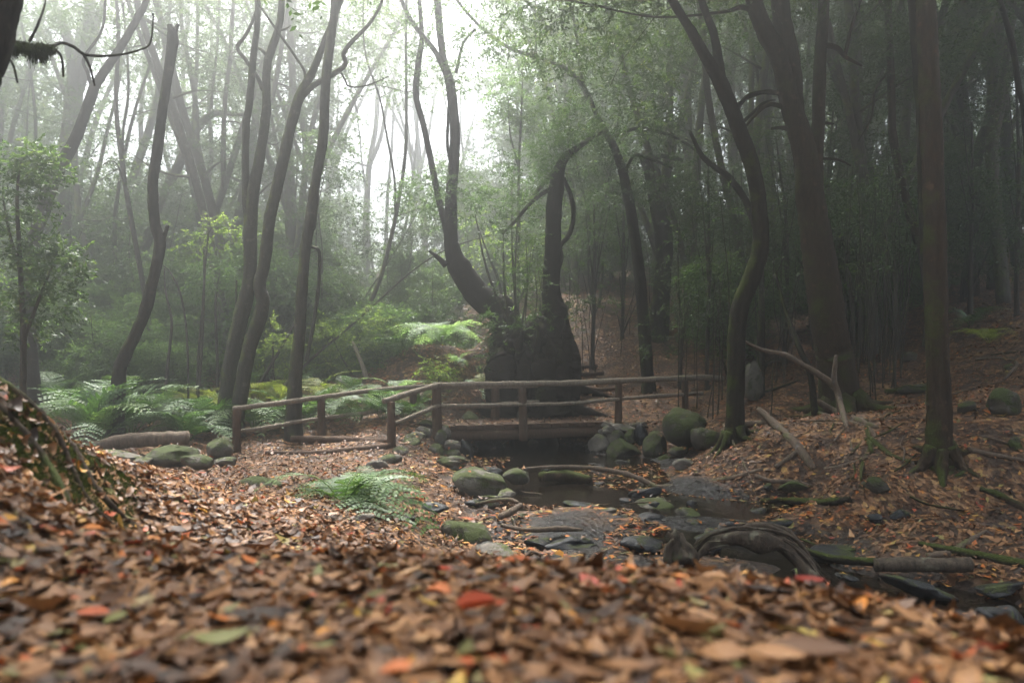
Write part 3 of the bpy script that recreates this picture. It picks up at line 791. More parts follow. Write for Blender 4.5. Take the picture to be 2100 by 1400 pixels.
wood('root_tangle', 'dark root tangle on the bank under the gnarled logs', [(1775, 865, 11.4), (1782, 900, 11.0), (1790, 930, 10.6)], [16, 14, 10], BARK_R, None, 'root', 17, 10, .2, [([(1782, 895, 11), (1750, 925, 10.7), (1742, 935, 10.6)], 7), ([(1785, 900, 10.9), (1830, 935, 10.2), (1880, 950, 9.6)], 14), ([(1788, 920, 10.7), (1770, 950, 10.1), (1765, 985, 9.5)], 12)])
wood('fallen_branch', 'grey branch lying along the far stream bank', [(1690, 962, 9.9), (1730, 955, 9.9), (1780, 938, 10.2)], [8, 10, 7], DEAD, None, 'branch', 18)
wood('fallen_branch', 'dark branch half sunk along the far stream edge', [(1550, 975, 10.6), (1580, 986, 10.3), (1630, 988, 10.1), (1665, 996, 9.9)], [9, 11, 10, 5], DEAD, None, 'branch', 19)
wood('sunken_log', 'flat black log afloat in the dark pool', [(1560, 1026, 9.7), (1620, 1026, 9.6), (1690, 1030, 9.4), (1745, 1024, 9.5)], [9, 15, 16, 14], BARK_D, None, 'log', 20, 10)
wood('cut_log', 'cut mossy log lying across the near stream', [(1795, 1158, 6.35), (1860, 1157, 6.3), (1930, 1158, 6.2), (1993, 1157, 6.1)], [27, 31, 29, 30], DRIFT, None, 'log', 21, 16, .045)
wood('dark_log', 'smooth dark log reaching from the driftwood to the cut log', [(1640, 1122, 6.7), (1680, 1138, 6.6), (1730, 1148, 6.5), (1800, 1152, 6.4)], [10, 15, 18, 17], BARK_D, None, 'log', 22, 10, .08)
wood('forked_branch', 'forked branch propped on the dark long log', [(1900, 1140, 6.5), (1950, 1132, 6.5), (1985, 1112, 6.5), (2024, 1088, 6.6)], [14, 17, 15, 7], DEAD, None, 'branch', 23, 10, .12)
wood('dark_log', 'long dark log running out of the picture behind the cut log', [(1885, 1114, 7.2), (1950, 1128, 7.0), (2040, 1145, 6.8), (2160, 1168, 6.6)], [10, 18, 20, 20], BARK_D, None, 'log', 24, 12, .1)
wood('fallen_branch', 'mossy root log on the bank at the picture edge', G([(2010, 1005), (2050, 1020), (2110, 1052)], 4), [12, 16, 16], BARK_R, None, 'branch', 25, 10, .15)
wood('fallen_branch', 'long branch lying low at the foot of the slope', G([(1985, 925), (2030, 935), (2110, 950)], 4), [14, 10, 9], DEAD, None, 'branch', 26, 9, .15)
wood('fallen_branch', 'forked dry branch high on the leafy slope', G([(2000, 742), (2040, 738), (2085, 748), (2060, 782)], 4), [5, 7, 7, 6], DEAD, None, 'branch', 27, 8, .15)
wood('rotten_log', 'mossy rotten log beside the sapling thicket', G([(1815, 808), (1850, 806), (1895, 795)], 4), [14, 16, 12], BARK_R, None, 'log', 28, 9, .15)
wood('fallen_branch', 'dark crooked branch beside the pale green boulder', G([(1555, 770), (1580, 745), (1630, 740)], 3), [8, 9, 5], BARK_D, None, 'branch', 29, 8, .12)
wood('fallen_branch', 'thin straight branch lying on the slope past the pale green boulder', G([(1550, 810), (1590, 800), (1640, 782)], 3), [5, 6, 4], BARK_D, None, 'branch', 30, 8, .12)
wood('stream_branch', 'twisted grey branch among leaves in front of the big boulder', [(975, 1033, 8.6), (1010, 1026, 8.6), (1045, 1024, 8.5), (1062, 1030, 8.4)], [5, 8, 9, 7], DEAD, None, 'branch', 31, 8, .12)
wood('stream_branch', 'short thick grey branch stub before the big boulder', [(1068, 1036, 8.4), (1050, 1048, 8.2), (1025, 1060, 8.0)], [14, 15, 12], DEAD, None, 'branch', 32, 9, .12)
wood('stream_branch', 'low curved branch lying on wet leaves in midstream', [(1028, 1076, 7.8), (1080, 1086, 7.6), (1150, 1084, 7.7), (1195, 1086, 7.7)], [8, 9, 13, 6], DEAD, None, 'branch', 33, 8, .16)
wood('dark_log', 'rotten log hung with leaves behind the low mossy stone', [(1110, 978, 11.0), (1160, 976, 11.2), (1210, 984, 11.0)], [22, 26, 20], BARK_R, None, 'log', 34, 10, .2)
wood('fallen_branch', 'short branch leaning beneath the deck', [(1010, 922, 15.6), (1030, 908, 15.9), (1050, 896, 16.2)], [6, 8, 7], DEAD, None, 'branch', 35)
wood('leaning_pole', 'long thin pole rising slantwise out of the bright bush', [(575, 800, 17.5), (640, 735, 18), (740, 650, 18.6), (840, 560, 19.3), (915, 512, 19.8), (1010, 480, 20.5)], [6, 5, 4, 3.5, 3, 2], STEM, None, 'pole', 36, 7, .08)
wood('leaning_pole', 'short dark slanting pole behind the third pale trunk', [(525, 800, 17), (575, 715, 17.3), (608, 655, 17.5)], [7, 6, 5], STEM, None, 'pole', 37, 7)
wood('leaning_pole', 'mossy leaning pole low among the ferns', [(562, 822, 16.5), (590, 785, 16.5), (604, 765, 16.6)], [11, 10, 9], BARK_L, None, 'pole', 38, 8)
wood('dead_branch', 'bleached bare stub in the bright bush', [(752, 775, 17.6), (738, 735, 17.7), (722, 700, 17.8)], [10, 9, 6], RAIL, None, 'branch', 39, 8)
rg = np.random.default_rng(56)
for k in range(34):
    if k < 20: yk = rg.uniform(6.3, 11.5); xk = rg.uniform(-.15, .6) * yk; lb, gp = 'thin dark twig lying across the wet stream bed', 'twigs of the stream bed'
    else: yk = rg.uniform(8, 15); xk = rg.uniform(.38, .75) * yk; lb, gp = 'thin dead twig lying on the leafy slope by the stream', 'twigs of the leafy slope'
    a = rg.uniform(0, 6.28); ln = rg.uniform(.25, .8)
    pt = [A(xk + math.cos(a) * ln * q + rg.normal(0, .03), yk + math.sin(a) * ln * q + rg.normal(0, .03), 0) for q in (-.5, -.1, .25, .5)]
    for q in pt: q[2] = max(g1(q[0], q[1]), WATER(q[1]) if k < 20 else -9) + rg.uniform(.01, .05)
    mb = MB(); tube(mb, pt, [.012, .014, .010, .004], 6, 5, .12, k)
    tag(mb.build('twig', DEAD if k % 2 else BARK_D, None, pt[0]), lb, 'twig', gp)
# driftwood: an arching shell of weathered fibres
b = P(1440, 1120, 6.4)
mb = MB(); rg = np.random.default_rng(5)
arch = np.array([P(*x) for x in [(1425, 1128, 6.6), (1455, 1104, 6.5), (1505, 1092, 6.4), (1560, 1093, 6.35), (1610, 1108, 6.3), (1650, 1142, 6.2), (1675, 1180, 6.1), (1700, 1200, 6.05)]])
for k in range(3):
    f = (-.2, .08, .34)[k]
    tube(mb, arch + A(0, f * .34, -abs(f) ** 1.5 * .2 - .03) + rg.normal(0, .022, arch.shape), [.015, .05, .075, .055, .06, .02], 16, 10, .5, 200 + k, 11, .62, .3)
for k in range(38):
    f = rg.uniform(-.3, .45)
    wob = np.cumsum(rg.normal(0, .018, arch.shape), 0); i0 = int(rg.integers(0, 4)); i1 = len(arch) - int(rg.integers(0, 4))
    if i1 - i0 < 3: continue
    r0 = rg.uniform(.006, .024)
    sc_ = np.linspace(.35, 1, len(arch)) if k % 2 else np.linspace(1, .5, len(arch))
    tube(mb, (arch + np.outer(sc_, A(0, f * .36, 0)) + A(0, 0, -abs(f) ** 1.5 * .22 + rg.normal(.005, .018)) + wob)[i0:i1], [r0 * .2, r0, r0 * rg.uniform(.6, 1.7), r0 * .8, r0 * .2], 6, 8, .5, k, 26, .7, rg.uniform(0, 1))
tag(mb.build('driftwood', DRIFT, None, b), 'arching weathered driftwood shell with fibrous grain at the stream edge', 'driftwood')
mb = MB(); b = P(1395, 1140, 6.5)
for k in range(12):
    dx = rg.uniform(-.16, .14); tp = P(1378 + rg.uniform(-8, 20) + dx * 60, rg.uniform(1078, 1112), 6.5 + dx * .5)
    tube(mb, [P(1400 + dx * 190, 1150, 6.5 + rg.uniform(-.1, .1)), P(1392 + dx * 140, 1122, 6.5), tp], [.075, .055, .012], 7, 5, .2, k, 20)
tag(mb.build('broken_stub', DRIFT, None, b), 'splintered broken stub standing beside the driftwood', 'stump')


# ------------------------------------------------------------------ trees near enough to trace
def blob(mb, px, py, d, rx, ry, n, leaf=.09, seed=0, rz=None):
    c = P(px, py, d); f = d / F
    cluster(mb, c, (rx * f, (rz or (rx + ry) / 2 * f), ry * f), n, leaf, 11, R, seed + int(px), .3)


def tree(name, label, D, stems, blobs=(), bark=None, leaf=None, ext=4.0, ncl=6, dens=100, group=None, cat='tree', rough=.09, seed=0, lsize=.095, cr=1.6, roots=0, trunk='trunk', cname='crown'):
    bark = bark or BARK_L; leaf = leaf or LEAFG
    rg = np.random.default_rng(seed + 1000)
    b0 = stems[0][0]; base = P(b0[0], b0[1], D)
    root = empty(name, base, label, cat, group)
    tm, cm = MB(), MB(); tips = []
    for si, st in enumerate(stems):
        dd = [x[3] if len(x) > 3 else D for x in st]
        p = [P(x[0], x[1], d) for x, d in zip(st, dd)]
        r = [x[2] / 2 / F * d for x, d in zip(st, dd)]
        if si == 0:                                  # run into the soil with a root flare
            g = g1(p[0][0], p[0][1])
            if p[0][2] > g - .1:
                p = [A(p[0][0], p[0][1], g - .25)] + p; r = [r[0] * 1.35] + r
        if st[-1][1] <= 25 and ext:
            d = norm(p[-1] - p[-2]); e = p[-1]
            for k in range(3):
                d = norm(d + rg.normal(0, .16, 3) + A(0, 0, .12)); e = e + d * ext / 3
                p.append(e); r.append(max(r[-1] * .74, .015))
            tips.append((p[-3], p[-2], p[-1], r[-3]))
        wv = max(r)
        tube(tm, p, r, 14 if wv > .1 else 9 if wv > .04 else 6, 7, rough, seed * 17 + si, None, 1, .5, .02)
    if roots:
        for k in range(roots):
            a = k / roots * 6.283 + rg.uniform(-.3, .3); rr = stems[0][0][2] / 2 / F * D
            o = [base + A(math.cos(a), math.sin(a), 0) * rr * q for q in (.5, 1.25, 2.0, 3.0)]
            for j, q in enumerate(o): q[2] = g1(q[0], q[1]) + (.22, .04, .0, -.07)[j] * min(rr / .2, 1.1)
            tube(tm, o, [rr * .55, rr * .34, rr * .18, rr * .07], 8, 5, .2, seed + 40 + k)
    for a, b, c, r0 in tips:
        for k in range(ncl):
            s = (a, b, c)[k % 3] + rg.uniform(-.3, .3, 3)
            e = s + norm(rg.normal(0, 1, 3) * A(1, 1, .4)) * rg.uniform(.7, 2.0) + A(0, 0, .5)
            tube(tm, [(a, b, c)[k % 3], (s + e) / 2 + A(0, 0, -.1), e], [r0 * .4, r0 * .25, .012], 5, 4, .05, k)
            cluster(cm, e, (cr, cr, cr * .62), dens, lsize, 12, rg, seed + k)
    for x in blobs:
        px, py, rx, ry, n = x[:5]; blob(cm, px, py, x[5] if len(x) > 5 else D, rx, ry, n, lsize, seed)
    tm.build(trunk, bark, root)
    if cm.n: cm.build(cname, leaf, root)
    return root


T = tree
t1 = T('mossy_tree', 'almost black near trunk cut off by the upper picture corner with a moss hung limb', 3.6,
       [[(-215, 830, 190), (-150, 420, 130), (-92, 200, 116), (-48, 90, 112), (-22, 0, 108), (20, -120, 100)],
        [(-60, 110, 22), (15, 86, 10, 4.0), (60, 94, 9, 4.3), (105, 95, 8, 4.5), (125, 88, 7, 4.6), (150, 96, 7, 4.7), (178, 113, 6, 4.8), (235, 114, 5, 4.9), (285, 103, 4.5, 5.0), (308, 88, 4, 5.1), (314, 40, 3.5, 5.2), (313, 28, 3, 5.2)],
        [(110, 98, 7, 4.5), (126, 118, 5, 4.5), (130, 158, 4, 4.5)], [(172, 112, 7, 4.8), (185, 140, 5, 4.8), (194, 176, 4, 4.9)], [(60, 86, 6, 4.3), (78, 50, 5, 4.3), (92, 10, 4, 4.4), (100, -30, 3, 4.4)],
        [(0, 105, 7, 3.9), (25, 130, 5, 3.9), (36, 170, 4, 3.9)]], bark=BARK_D, seed=1, ncl=3)
mb = MB(); cm = MB(); rg = np.random.default_rng(18)
a0 = P(20, -120, 3.6); a0[2] += .3
for k in range(33):  # limbs and leaf clusters added above the view to shade the near ground
    e = A(rg.uniform(-3.2, 5.5), rg.uniform(4.6, 9.5), rg.uniform(7.8, 11.5))
    m1 = a0 + A(.5, .8, 2.5) + rg.normal(0, .3, 3); m2 = (m1 + e) / 2 + A(0, 0, .6)
    tube(mb, [a0, m1, m2, e], [.09, .07, .045, .012], 7, 5, .06, k)
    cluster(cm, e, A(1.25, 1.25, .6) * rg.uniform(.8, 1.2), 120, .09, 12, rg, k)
mb.build('limb', BARK_D, t1)
for k, l in enumerate([[(-2.75, 3.55), (-2.55, 3.42), (-2.33, 3.46), (-2.12, 3.40), (-1.95, 3.5)], [(-2.7, 3.35), (-2.45, 3.2), (-2.22, 3.22), (-2.0, 3.1)], [(-2.6, 3.75), (-2.4, 3.72), (-2.2, 3.62), (-2.02, 3.66)]]):
    rm = MB(); tube(rm, [A(x_, y_, g1(x_, y_) + .004 + rg.normal(0, .006)) for x_, y_ in l], [.026, .024, .02, .016, .008][:len(l)], 9, 8, .25, 60 + k)
    rm.build('root', BARK_R, t1)
mb = MB(); cm.build('crown', LEAFG, t1)
mb = MB(); rg = np.random.default_rng(8); n = 1500
u_ = rg.uniform(0, 1, n); px = 18 + 90 * u_; py = np.interp(px, [15, 60, 105], [88, 96, 98]); ln = (3 + 40 * rg.uniform(0, 1, n) ** 2.2 * (.25 + .75 * np.abs(np.sin(px * .16) * np.sin(px * .053 + .6)) )) * .5
d_ = np.interp(px, [15, 105], [4.0, 4.5]) + rg.normal(0, .02, n)
b_ = np.stack([(px - CX) / F * d_, d_, -(py - HZ) / F * d_], 1)
for k in range(3):
    e_ = b_ + np.c_[rg.normal(0, .012, n), rg.normal(0, .012, n), -ln / F * d_ * 2]
    wv = np.c_[np.full(n, .0017), rg.normal(0, .002, n), np.zeros(n)]
    mb.add(np.stack([b_ - wv, b_ + wv, e_ + wv * .6, e_ - wv * .6], 1).reshape(-1, 3), np.arange(4 * n).reshape(-1, 4), None, np.repeat(rg.uniform(0, .6, n), 4)); b_ = b_ + rg.normal(0, .01, b_.shape)
mb.build('hanging_moss', mossm, t1)

T('laurel_tree', 'dark slanting trunk rising over the dense bush toward the upper picture edge', 15,
  [[(72, 850, 30), (60, 720, 28), (57, 621, 27), (68, 503, 26), (86, 440, 25), (100, 393, 25), (129, 332, 24), (157, 279, 21), (186, 200, 20), (200, 168, 17), (250, 93, 14), (282, 36, 13), (300, 0, 12)],
   [(190, 185, 8), (180, 150, 7), (172, 120, 6), (205, 70, 5), (215, 20, 5)]], bark=BARK_D, seed=2, ncl=3, dens=80)
T('laurel_tree', 'thick pale grey trunk standing in the fog behind the ferns', 27,
  [[(73, 855, 40), (73, 821, 38), (77, 771, 36), (82, 682, 36), (100, 593, 35), (107, 503, 34), (125, 450, 34), (132, 360, 33), (140, 300, 34), (150, 230, 34), (154, 160, 27), (150, 118, 24), (140, 80, 20), (118, 20, 13), (105, -10, 12)],
   [(152, 190, 26), (168, 120, 22), (180, 60, 20), (186, 0, 18)], [(158, 200, 18), (185, 110, 15), (200, 40, 14), (212, 0, 12)]], seed=3, bark=BARK_P, ncl=3, dens=80)
T('laurel_tree', 'slim leaning mossy trunk, first of two pale ones behind the dark curved trunk', 29,
  [[(173, 790, 20), (177, 775, 19), (193, 729, 18), (200, 682, 18), (211, 629, 18), (232, 539, 18), (250, 468, 17), (264, 393, 17), (279, 343, 16), (307, 264, 15), (328, 180, 13), (338, 110, 11), (345, 40, 9), (350, 0, 8)],
   [(322, 195, 7), (348, 188, 6), (375, 190, 4), (400, 194, 2)]], seed=4, bark=BARK_P, ncl=3, dens=80)
T('laurel_tree', 'leaning pale trunk crowned by a long mossy limb bent over sideways', 26,
  [[(214, 800, 24), (221, 771, 22), (232, 736, 22), (243, 664, 22), (257, 611, 21), (282, 532, 21), (300, 496, 20), (329, 411, 20), (364, 343, 18), (393, 282, 17), (415, 252, 15), (436, 234, 13), (460, 232, 10), (500, 235, 9), (540, 222, 8), (590, 215, 6), (622, 205, 4)],
   [(396, 276, 9), (398, 220, 8), (403, 150, 8), (405, 60, 7), (404, 0, 6)], [(432, 236, 7), (436, 180, 6), (445, 100, 5), (450, 0, 4)]], seed=5, bark=BARK_P, ncl=3, dens=80)
T('curved_tree', 'dark bow shaped trunk with a snapped top among the ferns', 13,
  [[(238, 830, 30), (243, 786, 27), (246, 754, 25), (264, 714, 24), (293, 650, 22), (314, 575, 22), (329, 504, 22), (318, 461, 20), (314, 414, 20), (314, 371, 20), (321, 321, 20), (332, 232, 19), (343, 161, 18), (354, 79, 22), (349, 52, 12)],
   [(354, 85, 14), (361, 60, 9), (366, 50, 5)], [(330, 505, 10), (338, 480, 9), (344, 462, 7)], [(318, 385, 5), (308, 370, 4), (310, 340, 3)]], seed=6, bark=BARK_D, ext=0)

T('paired_trunk_tree', 'grey trunk parting into two stems, the paler one of the close pair by the railing', 14.6,
  [[(455, 880, 34), (461, 843, 33), (471, 754, 31), (486, 682, 30), (500, 629, 30), (512, 568, 28), (514, 486, 27), (516, 440, 26), (522, 380, 23), (536, 303, 20), (545, 232, 18), (546, 178, 17), (550, 125, 16), (571, 60, 14), (578, 0, 13)],
   [(512, 460, 22), (505, 400, 16), (504, 268, 15), (511, 214, 14), (521, 107, 13), (528, 0, 12)],
   [(540, 185, 9), (526, 155, 8), (505, 125, 8), (487, 98, 8), (500, 78, 7), (515, 50, 6), (528, 15, 6), (532, -10, 5)], [(546, 112, 8), (535, 102, 6), (525, 98, 4)], [(571, 62, 7), (585, 60, 4), (596, 53, 2)]], seed=8, ncl=3, dens=80)
T('laurel_tree', 'dark sinuous trunk of the close pair with a long crooked limb toward the light', 14,
  [[(484, 870, 32), (489, 832, 30), (500, 771, 29), (514, 707, 29), (532, 657, 27), (539, 618, 25), (532, 586, 25), (543, 539, 24), (550, 468, 23), (557, 429, 23), (579, 339, 22), (593, 271, 21), (614, 200, 21), (643, 143, 14), (660, 100, 13), (680, 50, 12), (700, 0, 11)],
   [(612, 206, 16), (635, 182, 12), (660, 165, 11), (690, 148, 11), (708, 132, 10), (705, 110, 9), (720, 88, 8), (755, 52, 7), (775, 22, 6), (788, -10, 6)],
   [(700, 150, 5), (708, 165, 4.5), (715, 177, 4), (740, 178, 3.5), (768, 170, 3), (797, 157, 2)], [(624, 188, 6), (625, 150, 6), (608, 120, 5.5), (580, 80, 5), (545, 30, 5), (520, -10, 5)]], seed=9, ncl=3, dens=80)
T('laurel_tree', 'straight slim grey trunk standing alone behind the far railing', 13.8,
  [[(602, 860, 32), (604, 818, 30), (607, 754, 27), (614, 682, 25), (618, 611, 24), (623, 539, 22), (632, 471, 22), (636, 457, 24), (646, 379, 20), (661, 296, 20), (666, 214, 19), (670, 143, 18), (679, 71, 17), (686, 0, 16)],
   [(637, 505, 6), (655, 520, 7, 14.6), (652, 600, 8, 15.3), (640, 680, 8, 15.6), (628, 740, 8, 15.8)]], seed=10, ncl=3, dens=80)
# the great two-trunked tree on its burly stump
b0 = P(1092, 838, 17)
AT = empty('ancient_tree', b0, 'huge burly old stump carrying a mossy leaning trunk and an upright dark trunk', 'tree')
mb = MB()
for k, (x0, x1, x2, yt, w0, w1, dd) in enumerate([(1040, 1042, 1040, 655, 90, 66, 0), (1146, 1146, 1140, 625, 92, 62, 0), (1092, 1092, 1090, 668, 116, 96, 0), (1066, 1064, 1066, 660, 70, 52, .1), (1118, 1116, 1112, 652, 64, 46, .1), (1022, 1026, 1030, 690, 42, 26, -.25), (1060, 1056, 1050, 672, 46, 30, -.45), (1098, 1100, 1104, 715, 50, 34, -.55),
                                                   (1128, 1134, 1130, 680, 44, 30, -.5), (1160, 1166, 1152, 640, 44, 24, -.3), (1172, 1170, 1160, 700, 36, 20, 0), (1012, 1016, 1024, 735, 36, 24, 0), (1080, 1076, 1076, 700, 40, 24, -.6), (1150, 1150, 1142, 740, 50, 30, -.6), (1036, 1034, 1038, 745, 52, 34, -.55), (1115, 1112, 1116, 770, 56, 36, -.7)]):
    tube(mb, [P(x0 + (x0 - 1092) * .12, 862, 17 + dd * 1.3), P(x0, 835, 17 + dd), P(x0 * .5 + x1 * .5, 790, 17 + dd), P(x1, 740, 17 + dd * .9), P(x1 * .5 + x2 * .5, (740 + yt) / 2, 17.03 + dd * .7), P(x2, yt, 17.1 + dd * .45)],
         [w0 / 1.7 / F * 17, w0 / 2 / F * 17, w0 / 2.1 / F * 17, w0 / 2.1 / F * 17, (w0 + w1) / 4.6 / F * 17, w1 / (2.4 if k < 5 and k != 2 else 2.8 if k == 2 else 7) / F * 17], 22, 12, .3, 50 + k, 7, 1, .5, .04)
for k, l in enumerate([[(1045, 690), (1032, 640, 62), (1005, 622, 56), (980, 600, 50), (958, 576, 50), (940, 548, 50), (930, 525, 36), (924, 490, 27), (924, 440, 25), (926, 390, 24), (932, 320, 23), (934, 275, 22), (928, 210, 20), (921, 165, 19), (910, 125, 16), (902, 60, 15), (897, 0, 14), (893, -60, 13)],
                       [(1140, 700), (1138, 650, 52), (1131, 600, 39), (1132, 540, 35), (1134, 470, 32), (1136, 420, 31), (1140, 390, 32), (1146, 350, 24), (1158, 325, 17), (1185, 303, 11), (1210, 286, 9), (1234, 268, 8)],
                       [(920, 162, 15), (895, 110, 11), (870, 78, 10), (845, 45, 9), (825, 5, 9), (812, -40, 8)],
                       [(925, 515, 20), (915, 470, 15), (898, 400, 14), (886, 340, 14), (868, 255, 13), (853, 195, 13), (858, 130, 12), (865, 80, 10), (860, 0, 9)],
                       [(1140, 560, 12), (1152, 530, 8), (1149, 505, 9), (1168, 480, 10), (1176, 440, 9), (1170, 400, 9), (1155, 365, 8)],
                       [(928, 345, 8), (918, 300, 7), (920, 230, 6), (928, 160, 5)], [(1142, 385, 12), (1115, 395, 9), (1085, 420, 8), (1060, 450, 7), (1030, 480, 4)], [(915, 545, 14), (900, 530, 10), (880, 515, 5)], [(935, 150, 7), (950, 90, 6), (975, 60, 5)]]):
    l = [(x[0], x[1], x[2] if len(x) > 2 else 60) for x in l]
    big = l[0][2] > 40
    tube(mb, [P(x[0], x[1], 17.15 + (.15 if k in (0, 3) else 0)) for x in l], [x[2] / 2 / F * 17.2 for x in l], 16 if big else 8, 6, .11 if big else .08, 70 + k)
for k in range(9):
    a = k / 9 * 6.283 + .2; c = P(1092, 830, 17)
    o = [c + A(math.cos(a), math.sin(a), 0) * q for q in (.75, 1.15, 1.6, 2.3)]
    for j, q in enumerate(o): q[2] = g1(q[0], q[1]) + (.5, .15, .05, -.05)[j]
    tube(mb, o, [.22, .15, .09, .03], 9, 6, .2, k + 5)
rk = np.random.default_rng(91)
for k in range(70):
    a = rk.uniform(2.6, 6.8); h0 = rk.uniform(.1, 2.0); c = P(1092, 838, 17.05)
    rr = .98 - .1 * h0 + rk.normal(0, .05); p0 = c + A(math.cos(a) * rr, math.sin(a) * rr * .95, h0)
    ln = rk.uniform(.2, .8)
    tube(mb, [p0 + A(0, 0, -ln * .6) + rk.normal(0, .06, 3), p0 + A(math.cos(a), math.sin(a), 0) * .05, p0 + A(0, 0, ln * .5) + rk.normal(0, .06, 3) - A(math.cos(a), math.sin(a), 0) * .12], [.03, rk.uniform(.06, .15), .02], 8, 5, .35, 300 + k, 9)
mb.build('trunk', BARK_S, AT)
mb = MB()
for k, (x0, y0, x1, y1, w0) in enumerate([(1048, 690, 1032, 470, 6), (1056, 680, 1062, 430, 6), (1066, 690, 1078, 480, 4), (1040, 660, 975, 440, 6), (1075, 690, 1090, 500, 3), (1060, 700, 1052, 520, 4), (1085, 690, 1098, 560, 3), (1150, 690, 1168, 560, 3), (1035, 720, 1020, 560, 3), (1062, 690, 1050, 380, 4)]):
    xm = (x0 + x1) / 2 + random.uniform(-12, 12)
    tube(mb, [P(x0, y0, 16.6), P(xm, (y0 + y1) / 2, 16.9), P(x1, y1, 17.2)], [w0 / 2 / F * 17, w0 / 2.4 / F * 17, w0 / 6 / F * 17], 6, 7, .06, k, None, 1, .5, .1)
mb.build('shoots', STEM, AT)
mb = MB()
for x in [(1030, 700, 26, 55, 60), (1010, 740, 24, 30, 30), (1028, 655, 35, 25, 46), (1060, 690, 30, 40, 30), (1085, 650, 36, 28, 34), (1150, 680, 26, 40, 14), (1055, 600, 36, 50, 26), (1065, 540, 40, 45, 34), (1040, 500, 35, 40, 26), (1085, 470, 45, 45, 30), (1060, 430, 50, 40, 46), (1100, 600, 25, 50, 14)]:
    blob(mb, x[0], x[1], 16.7, x[2], x[3], x[4], .085, 4)
mb.build('foliage', LEAFB, AT)
mb = MB()
for x in [(900, 385, 80, 26, 75), (955, 395, 50, 30, 50), (860, 400, 50, 30, 35), (930, 430, 60, 30, 50), (990, 425, 50, 35, 40), (1080, 340, 45, 40, 55), (1150, 270, 40, 40, 60), (1120, 320, 40, 40, 55), (1185, 250, 40, 36, 60), (1085, 400, 50, 40, 50), (960, 150, 40, 40, 30), (985, 90, 50, 40, 40), (870, 140, 40, 40, 30), (890, 40, 60, 40, 40), (1020, 60, 60, 40, 40)]:
    blob(mb, x[0], x[1], 17.4 + random.uniform(-.8, .8), x[2], x[3], int(x[4] * 1.8), .085, 3)
mb.build('crown', LEAFB, AT)
T('laurel_tree', 'leaning slender tree whose thin top arches far over the bright gap', 19,
  [[(1330, 780, 28), (1326, 740, 26), (1320, 660, 24), (1311, 560, 23), (1296, 450, 22), (1276, 350, 19), (1258, 300, 15), (1241, 270, 13), (1222, 232, 9), (1197, 177, 8), (1158, 140, 8), (1092, 115, 8), (1042, 97, 7), (986, 56, 6), (940, 5, 6), (915, -30, 5)],
   [(1240, 268, 9), (1200, 290, 10), (1160, 325, 10), (1120, 370, 9), (1085, 412, 7)], [(1250, 285, 8), (1300, 265, 8), (1350, 270, 7), (1400, 290, 6), (1440, 320, 4)],
   [(1197, 177, 6), (1190, 140, 6), (1180, 60, 5), (1165, 0, 5)], [(1280, 360, 7), (1300, 320, 7), (1330, 325, 6), (1380, 345, 5)], [(1100, 112, 3), (1098, 60, 2.5), (1098, 0, 2)]],
  [(1250, 205, 60, 50, 90), (1290, 110, 60, 55, 110), (1235, 60, 50, 45, 70), (1190, 60, 40, 40, 40), (1330, 60, 60, 50, 110), (1300, 190, 60, 45, 100), (1340, 150, 55, 50, 100), (1290, 290, 60, 45, 90), (1350, 260, 55, 45, 90), (1390, 210, 45, 50, 70), (1210, 320, 50, 35, 60), (1140, 60, 50, 40, 45), (1050, 40, 70, 40, 45), (1120, 130, 40, 25, 16), (1260, 380, 50, 40, 60), (1330, 350, 50, 40, 70), (1400, 60, 50, 60, 80)], seed=12, bark=BARK_D, ncl=4)
T('dark_tree', 'stout dark trunk broken at the top among thick leaves', 22,
  [[(1352, 745, 40), (1352, 690, 38), (1356, 600, 36), (1362, 500, 36), (1350, 420, 36), (1336, 350, 34), (1322, 312, 28)], [(1330, 330, 12), (1360, 320, 10), (1400, 330, 8)]],
  [(1400, 420, 60, 60, 70), (1440, 480, 55, 55, 60), (1400, 560, 60, 50, 60), (1310, 440, 40, 50, 40)], seed=13, bark=BARK_D, ext=0)
T('curved_tree', 'dark forked trunk bowed like a drawn bow on the bank by the bridge end', 11.4,
  [[(1505, 905, 46), (1507, 860, 38), (1509, 771, 36), (1511, 682, 36), (1518, 629, 36), (1539, 575, 36), (1557, 521, 34), (1561, 468, 32), (1553, 390, 31), (1536, 321, 31), (1507, 243, 30), (1482, 179, 30), (1466, 150, 26), (1428, 82, 20), (1400, 36, 17), (1378, 0, 16), (1350, -50, 14)],
   [(1480, 178, 24), (1474, 130, 19), (1464, 71, 17), (1443, 14, 15), (1430, -30, 13)], [(1505, 235, 10), (1530, 200, 9), (1560, 190, 8), (1590, 193, 5)], [(1510, 262, 8), (1535, 240, 7), (1565, 212, 6), (1590, 205, 4)]], seed=14, bark=BARK_D, dens=190, roots=5, ncl=10, cr=1.6)
